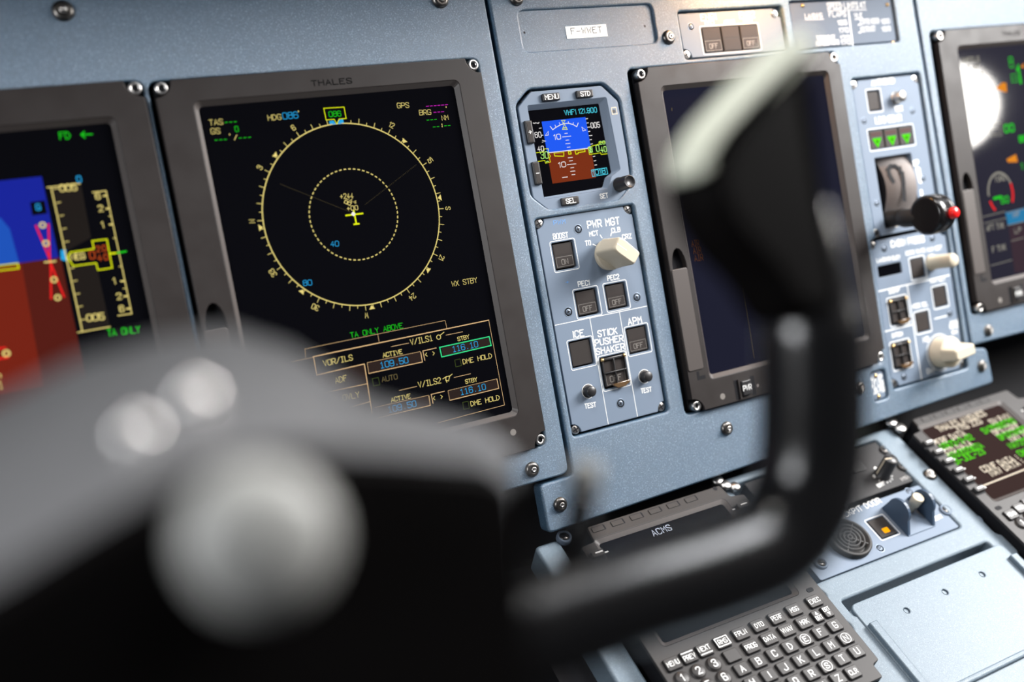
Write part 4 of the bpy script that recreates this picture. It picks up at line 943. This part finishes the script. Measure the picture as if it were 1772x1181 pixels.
# ------------------------------------------------------------------ keyboards (control and display units)
def mcdu(label, r, scr, top_k, lsk):
    x0, x1, y0, y1 = r
    T = Thing('control_display_unit', label, 'keyboard', DF, ((x0+x1)/2, (y0+y1)/2, ZD))
    op = rrect(scr[0]-3, scr[1]+3, scr[2]-3, scr[3]+3, 3)
    case = rpoly([(x0, y0+10), (x0+6, y0+10), (x0+6, y0), (x1-6, y0), (x1-6, y0+9), (x1, y0+10), (x1, y1-13), (x1-11, y1-11), (x1-12.5, y1), (x0+12, y1), (x0+11, y1-12), (x0, y1-13)], 1.5)
    a = MB(); a.plate(case, [], -30, -2.2, 0); T.part('case', a, blk)
    a = MB(); a.plate(case, [op], -2.4, 0, .5); f = T.part('faceplate', a, greyp)
    a = MB(); a.ring(op, -.1, rrect(*scr, 2), -2.0); T.part('screen_lip', a, lipm, f)
    a = MB(); a.box(scr[0]-1, scr[1]+1, scr[2]-1, scr[3]+1, -4, -1.9); s = T.part('screen', a, glassm)
    for x, y in top_k:
        a = MB(); a.box(x-5, x+5, y-2.1, y+2.1, 0, .12, 0, .5); a.use(1).box(x-5, x+3.6, y-2.1, y+1.6, .1, .5, .15, .4); T.part('annunciator', a, [blk, greyp])
    for x, y, sd in lsk:
        a = MB(); a.box(x-5.4, x+5.2, y-3.6, y+2.8, 0, .12, 0, .8); a.use(1).box(x-4.2, x+5.0, y-2.2, y+2.6, .1, 3.0, .6, .8)
        o = T.part('line_select_key', a, [blk, key])
        a = MB(); a.quad2([(x-1.5, y-.1), (x+4, y-.1), (x+4, y+1.0), (x-1.5, y+1.0)], 3.06); a.quad2([(x+sd*6.2-1.6, y-.1), (x+sd*6.2+3, y-.1), (x+sd*6.2+3, y+1.0), (x+sd*6.2-1.6, y+1.0)], .06); T.part('dash_marking', a, white, o)
    return T, s, f
def keycap(T, x, y, w, h, t, rnd=False, style=None, m=None):
    a = MB()
    if rnd: a.lathe(x, y, [(w/2+.45, .02), (w/2+.4, .1), (w/2, .1), (w/2-.1, 1.3), (w/2-.6, 1.7), (.01, 1.7)], 24); a.m = [1 if i < 24 else 0 for i in range(len(a.m))]
    else:
        a.use(1).box(x-w/2-.45, x+w/2+.45, y-h/2-.6, y+h/2+.35, 0, .1, 0, 1.2)
        a.use(0).plate(rrect(x-w/2, x+w/2, y-h/2, y+h/2, 1.1), [], .05, 1.7, .5, 2)
    o = T.part('key', a, [key, blk])
    if not t: return
    z = 1.76; a = MB(); hh = 4.0 if len(t) == 1 else 2.9
    if style == 'circle': a.stroke(circ(x, y, 3.3, 22), .36, z, True); hh = 3.3
    if style == 'over': a.stroke([(x-4, y+2.6), (x+4, y+2.6)], .6, z); y -= .7
    if style == 'under': a.stroke([(x-4, y-2.6), (x+4, y-2.6)], .6, z); y += .7
    if style == 'box': a.rectline(x-4.4, x+4.4, y-2.8, y+2.8, .55, z)
    if style == 'up': a.quad2([(x-1.3, y+.7), (x+1.3, y+.7), (x, y+3)], z); y -= 1.5; hh = 2.6
    if style == 'dn': a.quad2([(x, y-3), (x+1.3, y-.7), (x-1.3, y-.7)], z); y += 1.5; hh = 2.6
    if rnd: hh = 4.3
    a.text(t, x, y, hh, z, .55 if len(t) == 1 else .36, 2.6 if len(t) == 1 else (1.6 if hh > 2.7 else 1.3), align='c'); T.part('key_legend', a, white, o)
qV0, qK0, qR0, q10, qI0, qZ0 = (q_(k, 0) for k in ('cV', 'cK', 'cR', 'c1', 'cI', 'cZ'))
tk = [((x, -5)) for x in (128.5+i*14.6 for i in range(6))]
sc1 = (117.5, 219.0, -93.5, -15.5)
M1, S_1, F1 = mcdu('grey keyboard unit with letter and number keys, shaded by the yoke arm', T1, sc1, [(123+i*15.1, -5.2) for i in range(6)], [(110.5, -24-i*10.2, 1) for i in range(6)]+[(229, -24-i*10.2, -1) for i in range(6)])
qs = q_('cV', -1.9)
a = MB(); a.textpx('ACMS', qs(850,482), qs(990,432), 4.6, -1.84, .55); M1.part('screen_text', a, glow('bluish_white_text', sr('e4ecff'), 1.7), S_1)
a = MB(); x, y = qV0(1318,116); a.disc(x, y, 1.7, .05); M1.part('screw', a, blk)
a = MB(); x, y = qK0(1190,152); a.box(x-3, x+2.2, y-1.5, y+1.5, 0, .3, .1, 1.4); M1.part('sensor_window', a, blk)
for t, m_, p, st in (('MENU',q10,(170,960),0),('PREV',q10,(373,870),'over'),('NEXT',q10,(572,785),'under'),('RMS',q10,(798,682),'box'),('FPLN',q10,(1030,577),0),('DTO',q10,(1262,474),0),('PERF',qK0,(970,338),0),('MSG',qR0,(226,330),0),('EXEC',qR0,(467,226),0),
   ('',q10,(922,857),0),('PROG',q10,(1160,745),0),('DATA',qK0,(923,470),0),('VNAV',qR0,(140,572),0),('MRK',qR0,(346,480),0)):
    keycap(M1, *m_(*p), 10.0 if t not in ('PREV','NEXT','RMS') else 9.6, 8.0, t, False, st)
keycap(M1, *qR0(508,405), 6.3, 8.0, 'BRT', False, 'up'); keycap(M1, *qR0(625,350), 6.3, 8.0, 'BRT', False, 'dn')
A0 = q10(1050,1028); G0 = qR0(713,517); U0 = qR0(975,826); N0 = qR0(840,670)
ex = Vector(((G0[0]-A0[0])/6, (G0[1]-A0[1])/6)); ey = Vector(((U0[0]-G0[0])/2, (U0[1]-G0[1])/2))
rows = ['ABCDEFG', 'HIJKLMN', 'OPQRSTU', 'VWXYZ_']
rows = ['ABCDEFG', 'HIJKLMN', 'OPQRSTU', 'VWXYZ7 ']
for j, rw in enumerate(rows[:3]):
    for i, ch in enumerate(rw):
        p = Vector(A0)+ex*i+ey*j; keycap(M1, p.x, p.y, 9.4, 7.8, ch, False, 'circle' if ch in 'ENSW' else None)
for ch, p in (('7', (755,1150)),): x, y = qR0(*p); keycap(M1, x, y, 9.4, 7.8, 'Z')
x, y = qR0(930,1075); keycap(M1, x, y, 9.4, 7.8, 'CLR')
Z0 = Vector(qR0(755, 1150))
for i, ch in enumerate('VWXY'): p = Z0-ex*(4-i); keycap(M1, p.x, p.y, 9.4, 7.8, ch, False, 'circle' if ch == 'W' else None)
n1, n2, n3_, n6_ = q10(293,1143), q10(497,1052), q10(697,958), q10(823,1133)
for t, p in (('1',n1),('2',n2),('3',n3_),('6',n6_)): keycap(M1, *p, 9.0, 9.0, t, True)
dn_ = Vector(n6_)-Vector(n3_)
for t, b_ in (('4',n1),('5',n2)): keycap(M1, b_[0]+dn_.x, b_[1]+dn_.y, 9.0, 9.0, t, True)

sc2 = (422.5, 514.0, -82.5, -7.5)
pr = [qI0(*p) for p in ((810,540),(895,615),(980,690),(1065,775),(1155,850),(1240,930))]
M2, S_2, F2 = mcdu('grey keyboard unit with a lit brown screen of white and green text', T2, sc2, [((qI0(760,310)[0]+i*13.4), .2-.0*i) for i in range(0)]+[(434+i*13.6, -.3) for i in range(6)], [(412.6+i*.55, -22.6-i*10.0, 1) for i in range(6)]+[(533, -21-i*10.0, -1) for i in range(6)])
zq_ = Meas('cZ', -1.9, True); zi = -1.84
a = MB(); a.quad2([(sc2[0], sc2[2]), (sc2[1], sc2[2]), (sc2[1], sc2[3]), (sc2[0], sc2[3])], -1.88); M2.part('lit_screen', a, Lbrown, S_2)
a = MB(); TZ = lambda t, p, q, h=5.2, wd=.85: a.textpx(t, zq_(*p), zq_(*q), h, zi, wd)
TZ('THALES AVIONICS', (275,400), (752,228)); TZ('FMS 220', (475,392), (712,308)); TZ('PERF DATA', (238,545), (545,432)); TZ('STD DATA', (345,640), (615,535)); TZ('SW P/N', (815,328), (1005,258)); TZ('DFS CONF', (850,438), (1098,345)); TZ('NAV DB', (1015,502), (1200,420))
TZ('CONF DATA :', (730,815), (1085,682)); TZ('NAV DATA :', (815,855), (1140,722)); a.stroke([zq_(695,960), zq_(1180,770)], 1.2, zi)
a.use(1); TZ('ATR72-2-02', (300,588), (625,472)); TZ('STD202307A', (395,678), (725,558)); TZ('01-JUL-23', (445,735), (742,618)); TZ('SW75332710', (738,420), (1055,305)); TZ('DFS72A320', (905,485), (1180,385)); TZ('NAV2307', (1008,572), (1240,490)); TZ('OK', (1105,650), (1180,622))
M2.part('screen_text', a, [Lmw, Lgb], S_2)
qY0 = q_('cY', 0)
for t, p, w_, rn in (('MENU',(1115,545),10,0),('PREV',(1205,480),10,0),('NEXT',(1290,420),10,0),('1',(1225,630),9.5,1),('2',(1310,560),9.5,1)): x, y = qY0(*p); keycap(M2, x, y, w_, 8.0, t, bool(rn))
x, y = qY0(990,470); a = MB(); a.box(x-3, x+3, y-1.6, y+1.6, 0, .3, .1, 1.5); M2.part('sensor_window', a, blk)

# ------------------------------------------------------------------ audio and cockpit door panels, clip tray
x0, x1, y0, y1 = rad
T = Thing('brightness_panel', 'dark grey panel with a black pointer knob above the cockpit door panel', 'control panel', DF, ((x0+x1)/2, (y0+y1)/2, ZD))
a = MB(); a.box(x0, x1, y0, y1, ZD-16, ZD-2, .4, 1); T.part('faceplate', a, mat('charcoal_faceplate', (.024, .023, .024), .55, 0, .25))
zr = ZD-2; rX = q_('cX', zr)
kx, ky = rX(560,860)
a = MB(); a.lathe(kx, ky, [(6.3, zr), (6.1, zr+1.2), (5.6, zr+1.6), (5.3, zr+17.3), (4.9, zr+18), (.01, zr+18)], 28); a.use(1); a.stroke([(kx-5.0, ky+1.2), (kx, ky+.3)], .9, zr+18.06)
n = a.add([(kx-5.75, ky+.6, zr+2), (kx-5.6, ky+1.9, zr+2), (kx-5.4, ky+1.7, zr+17.8), (kx-5.5, ky+.5, zr+17.8)]); a.face((n, n+1, n+2, n+3)); a.face((n+3, n+2, n+1, n))
T.part('pointer_knob', a, [satin, cream])
a = MB()
for i in range(11):
    t = math.radians(-150+i*24); a.stroke([(kx+7*math.cos(t), ky+7*math.sin(t)), (kx+8.2*math.cos(t), ky+8.2*math.sin(t))], .5, zr+.05)
a.textpx('BRT', rX(515,1045), rX(600,1005), 2.6, zr+.05, .5); a.textpx('OFF', rX(445,905), rX(495,885), 2.2, zr+.05, .4); a.textpx('DIM', rX(460,785), rX(490,772), 2.0, zr+.05, .4); a.use(1).textpx('INTEG LT', rX(855,950), rX(1000,885), 2.4, zr+.05, .4)
T.part('legend', a, [white, mat('grey_print', (.3, .29, .28), .5)])
for p in ((600,510),(860,750)): dzus(T, *rX(*p), zr+1, 4.4, satin)
x, y = rX(235,745); a = MB(); a.box(x-10, x+3, y-4, y+5, zr, zr+1.0, .4, .6); T.part('push_key', a, satin)

x0, x1, y0, y1 = dor
T = Thing('cockpit_door_panel', 'pale blue panel marked COCKPIT DOOR with a guarded toggle and amber light', 'control panel', DF, ((x0+x1)/2, (y0+y1)/2, ZD))
zd = ZD-1.5; dW = q_('cW', zd)
wd_ = dW.rect((668,430),(850,362),(1040,570),(880,640))
p_ = [dW(*q) for q in ((668,430),(880,640),(850,355))]
wb = (p_[0][0]+.3, p_[2][0]+.8, p_[1][1]+.5, p_[0][1])
a = MB(); a.plate(rrect(x0, x1, y0, y1, 1.5), [rrect(*wb, .8, 2)], ZD-14, zd, .4); T.part('faceplate', a, face)
a = MB(); a.textpx('COCKPIT DOOR', dW(330,412), dW(860,205), 4.4, zd+.05, .55); a.textpx('DENY', dW(1490,420), dW(1580,380), 2.8, zd+.05, .6); a.rectline(*pad(wb, 1), .5, zd+.05, 1); T.part('legend', a, white)
b_ = capbutton(T, wb, zd, None, plain=True, side=.5, depth=1.0); ax, ay = dW(910,545); a = MB(); ay = wb[2]+(wb[3]-wb[2])*.3
a.plate(rrect(ax-2.6, ax+2.9, ay-2, ay+2.2, .7, 2), [], zd+.2, zd+.52); T.part('amber_light', a, Lam, b_)
gx, gy = dW(455,650); a = MB(); a.lathe(gx, gy, [(16.2, zd), (16.2, zd+3.4), (15.4, zd+4.2), (13.6, zd+4.2), (13.2, zd+1), (11.4, zd+1), (11.2, zd+4), (10, zd+4), (9.8, zd+1), (8.4, zd+1), (8.2, zd+4), (7.0, zd+4), (6.8, zd+1), (5.4, zd+1), (5.2, zd+4), (4.0, zd+4), (3.8, zd+1), (2.6, zd+1), (2.4, zd+4), (1.1, zd+4), (1.0, zd+1), (.01, zd+1)], 40)
for t in (.7, 2.3, 3.9, 5.5): a.stroke([(gx+3*math.cos(t), gy+3*math.sin(t)), (gx+13.5*math.cos(t), gy+13.5*math.sin(t))], .9, zd+3.7)
T.part('speaker_grille', a, rub)
for p in ((835,745),(1180,75)): ringscrew(T, *dW(*p), zd, 3.4)
for p in ((1610,300),(135,925)): dzus(T, *dW(*p), zd+1, 4.8)
# twin-cheek guard with a cream-capped toggle between
e1, e2 = dW(1200,600), dW(850,270); cy0, cy1 = min(e1[1], e2[1]), max(e1[1], e2[1])
def cheek(x, th=2.2):
    pr = []; hh = 19.0
    for i in range(13):
        t = math.pi*i/12; pr.append(((cy0+cy1)/2+2+(cy1-cy0)*.34*math.cos(t), zd+hh-9+9*math.sin(t)))
    pr = [(cy1, zd)]+pr+[(cy0, zd)]
    a = MB(); i0 = a.add([(x-th/2, y, z) for y, z in pr]); i1 = a.add([(x+th/2, y, z) for y, z in pr]); n = len(pr)
    a.face([i0+k for k in range(n)]); a.face([i1+k for k in range(n)][::-1])
    for k in range(n): j = (k+1) % n; a.face((i0+j, i0+k, i1+k, i1+j))
    return a
gxl = (e1[0]+e2[0])/2; gxr = dW(1470,490)[0]
a = MB(); a.box(gxl-1, gxr+1, cy0, cy1, zd-.1, zd+.8, .3, 1); gd = T.part('guard_base', a, face)
gmat = mat('slate_blue_guard', (0.042, 0.068, 0.110), .45)
for x in (gxl, gxr): T.part('guard_cheek', cheek(x), gmat, gd)
ty = cy0+(cy1-cy0)*.72
tx, ty2 = q_('cW', zd+16)(1290, 140); 
a = MB(); a.lathe(tx, ty2, [(2.3, zd+.5), (2.3, zd+7), (3.7, zd+8), (4.3, zd+15.2), (4.0, zd+16), (2.9, zd+16), (2.7, zd+15.7), (1.9, zd+15.7), (1.7, zd+16), (.01, zd+16)], 26); T.part('toggle', a, cream)

hole_m = mat('shaded_hole', (.06, .085, .115), .5)  # shade inside the tray dimples put into a darker slate colour
T = Thing('clipboard_tray', 'large bright pale-blue tray with small holes and a raised ledge', 'tray', DF, ((tl[0]+tr[0])/2, -150, ZD))
t0, t1, ytop = tl[0]+1, tr[0]+2, (tl[1]+tr[1])/2-1.5
a = MB(); hp = [qJ(*p) for p in ((583,780),(800,675),(1010,575))]; hl = [circ(*p, 2.0, 16) for p in hp]
a.plate(rrect(t0, t1, -420, ytop, 5), hl, ZD-2, ZD+1.0, .9); 
T.part('plate', a, trayp)
for p in hp: a = MB(); a.lathe(*p, [(2.05, ZD+.9), (1.7, ZD-.2), (1.0, ZD-1.1), (.01, ZD-1.15)], 16); T.part('rivet_hole', a, hole_m)
qj = q_('cJ', ZD+1)
for p, q, wd in (((378,855),(680,1200),3.2), ((1180,468),(1300,600),3.2)):
    A_, B_ = Vector(qj(*p)), Vector(qj(*q)); xm = (A_.x+B_.x)/2
    a = MB(); a.box(xm-wd, xm+wd, -420, A_.y, ZD+.5, ZD+4.5, .8, .5); T.part('side_ledge', a, trayp)
p, q = qj(1250,1010), qj(950,1181); ym = (p[1]+q[1])/2
a = MB(); a.box(t0+10, t1-6, ym-2, ym+2, ZD+.5, ZD+4, 1.2, 1); T.part('bottom_ledge', a, trayp)
# ------------------------------------------------------------------ captain's control yoke (close to the lens)
ZF, ZB = 434.0, 379.6                                # front and back planes of the hub, toward the pilot from the panel
yF, yB = Meas('f', ZF), Meas('f', ZB)
Y = Thing('control_yoke', 'black control yoke with a big hub and upright grip, blurred close to the lens', 'control yoke', PF, (*P(500, 900, ZB), ZB))
fr = [yF(*p) for p in ((-420,1300),(-400,1190),(-200,1110),(0,1005),(150,915),(290,835),(400,790),(520,775),(700,785),(860,800),(905,835),(915,900),(920,1050),(925,1300))]
bk = [yB(*p) for p in ((-420,1300),(-400,940),(-200,790),(0,690),(130,625),(270,585),(400,570),(500,600),(640,690),(830,735),(885,775),(895,850),(900,1050),(905,1300))]
def loft(mb, rings, cap0=False, cap1=True):
    ids = [mb.add(r) for r in rings]; n = len(rings[0])
    for k in range(len(rings)-1):
        for i in range(n): j = (i+1) % n; mb.face((ids[k]+j, ids[k]+i, ids[k+1]+i, ids[k+1]+j)); mb.smooth.add(len(mb.f)-1)
    if cap1: mb.face([ids[-1]+i for i in range(n)][::-1])
    if cap0: mb.face([ids[0]+i for i in range(n)])
B3 = [(x, y, ZB) for x, y in bk]; F3 = [(x, y, ZF-3) for x, y in fr]
cx_ = sum(p[0] for p in fr)/len(fr); cy_ = min(p[1] for p in fr)
F4 = [(cx_+(x-cx_)*.985, y-1.5, ZF) for x, y in fr]
a = MB(); loft(a, [B3, F3], True, False); hub = Y.part('hub', a, yokeg)
a = MB(); loft(a, [F3, F4]); Y.part('hub_face', a, yokeb)
x, y = yF(440, 925); rb = 9.9
a = MB(); a.lathe(x, y, [(rb, ZF-1), (rb, ZF+5.5), (rb*.93, ZF+7.5), (rb*.7, ZF+9), (rb*.35, ZF+10), (.01, ZF+10.2)], 40); Y.part('hub_badge', a, capg)
for p, r, m_, zz in (((335,668),2.8,polish,.55), ((235,730),2.8,polish,.6), ((418,690),1.6,gold,.5)):
    zq = ZB+(ZF-ZB)*zz; x, y = Meas('f', zq)(*p); a = MB(); a.lathe(x, y-2, [(r, zq-2), (r, zq+1.5), (r*.6, zq+2.4), (.01, zq+2.6)], 18); Y.part('hub_screw', a, m_)
ya = ZB
pts = [(*Meas('f', z)(px, py), z) for px, py, z in ((850,1110,374.8),(960,1074,375.6),(1100,1028,377.2),(1230,988,378.8),(1330,944,379.6),(1386,874,380.4),(1403,790,380.4),(1406,690,381.2),(1404,600,382.0),(1400,520,382.8),(1392,430,385.2),(1385,350,386.0))]
sp = spline(pts, 5)
a = MB(); sweep(a, sp, [11.4+1.6*min(1, i/24)-(0 if i < 42 else .52*(i-42)) for i in range(len(sp))], 24); Y.part('horn', a, yokem)
zg0, zg1 = 378.8, 394.0
gF = Meas('f', zg1)
g_out = [gF(*p) for p in ((1372,560),(1335,490),(1262,415),(1226,345),(1222,285),(1252,228),(1310,165),(1362,112),(1385,85),(1402,90),(1412,160),(1432,260),(1450,380),(1472,480),(1480,560))]
a = MB(); a.plate(rpoly(g_out, 5), [], zg0, zg1, 5.5, 4, True); gr = Y.part('grip', a, yokeb)
band = [gF(*p) for p in ((1205,305),(1208,255),(1240,205),(1300,140),(1355,85),(1390,52),(1412,58),(1410,88),(1362,140),(1310,190),(1258,240),(1228,300))]
a = MB(); a.plate(rpoly(band, 3), [], zg0+5, zg1+1.2, 2.4, 3, True); Y.part('grip_edge_band', a, pale, gr)
x, y, z = (*yB(1012, 985), ZB); x2, y2 = yB(1018, 850)
a = MB(); sweep(a, [(x, y, z-6), (x2, y2, z-2)], [3.2, 3.6], 16); st = Y.part('clip_post', a, yokem)
x3, y3 = yB(1020, 800); a = MB(); sweep(a, [(x2, y2, z-2), (x3, y3, z-1)], [3.8, 3.4], 16); Y.part('clip_tip', a, capg, st)
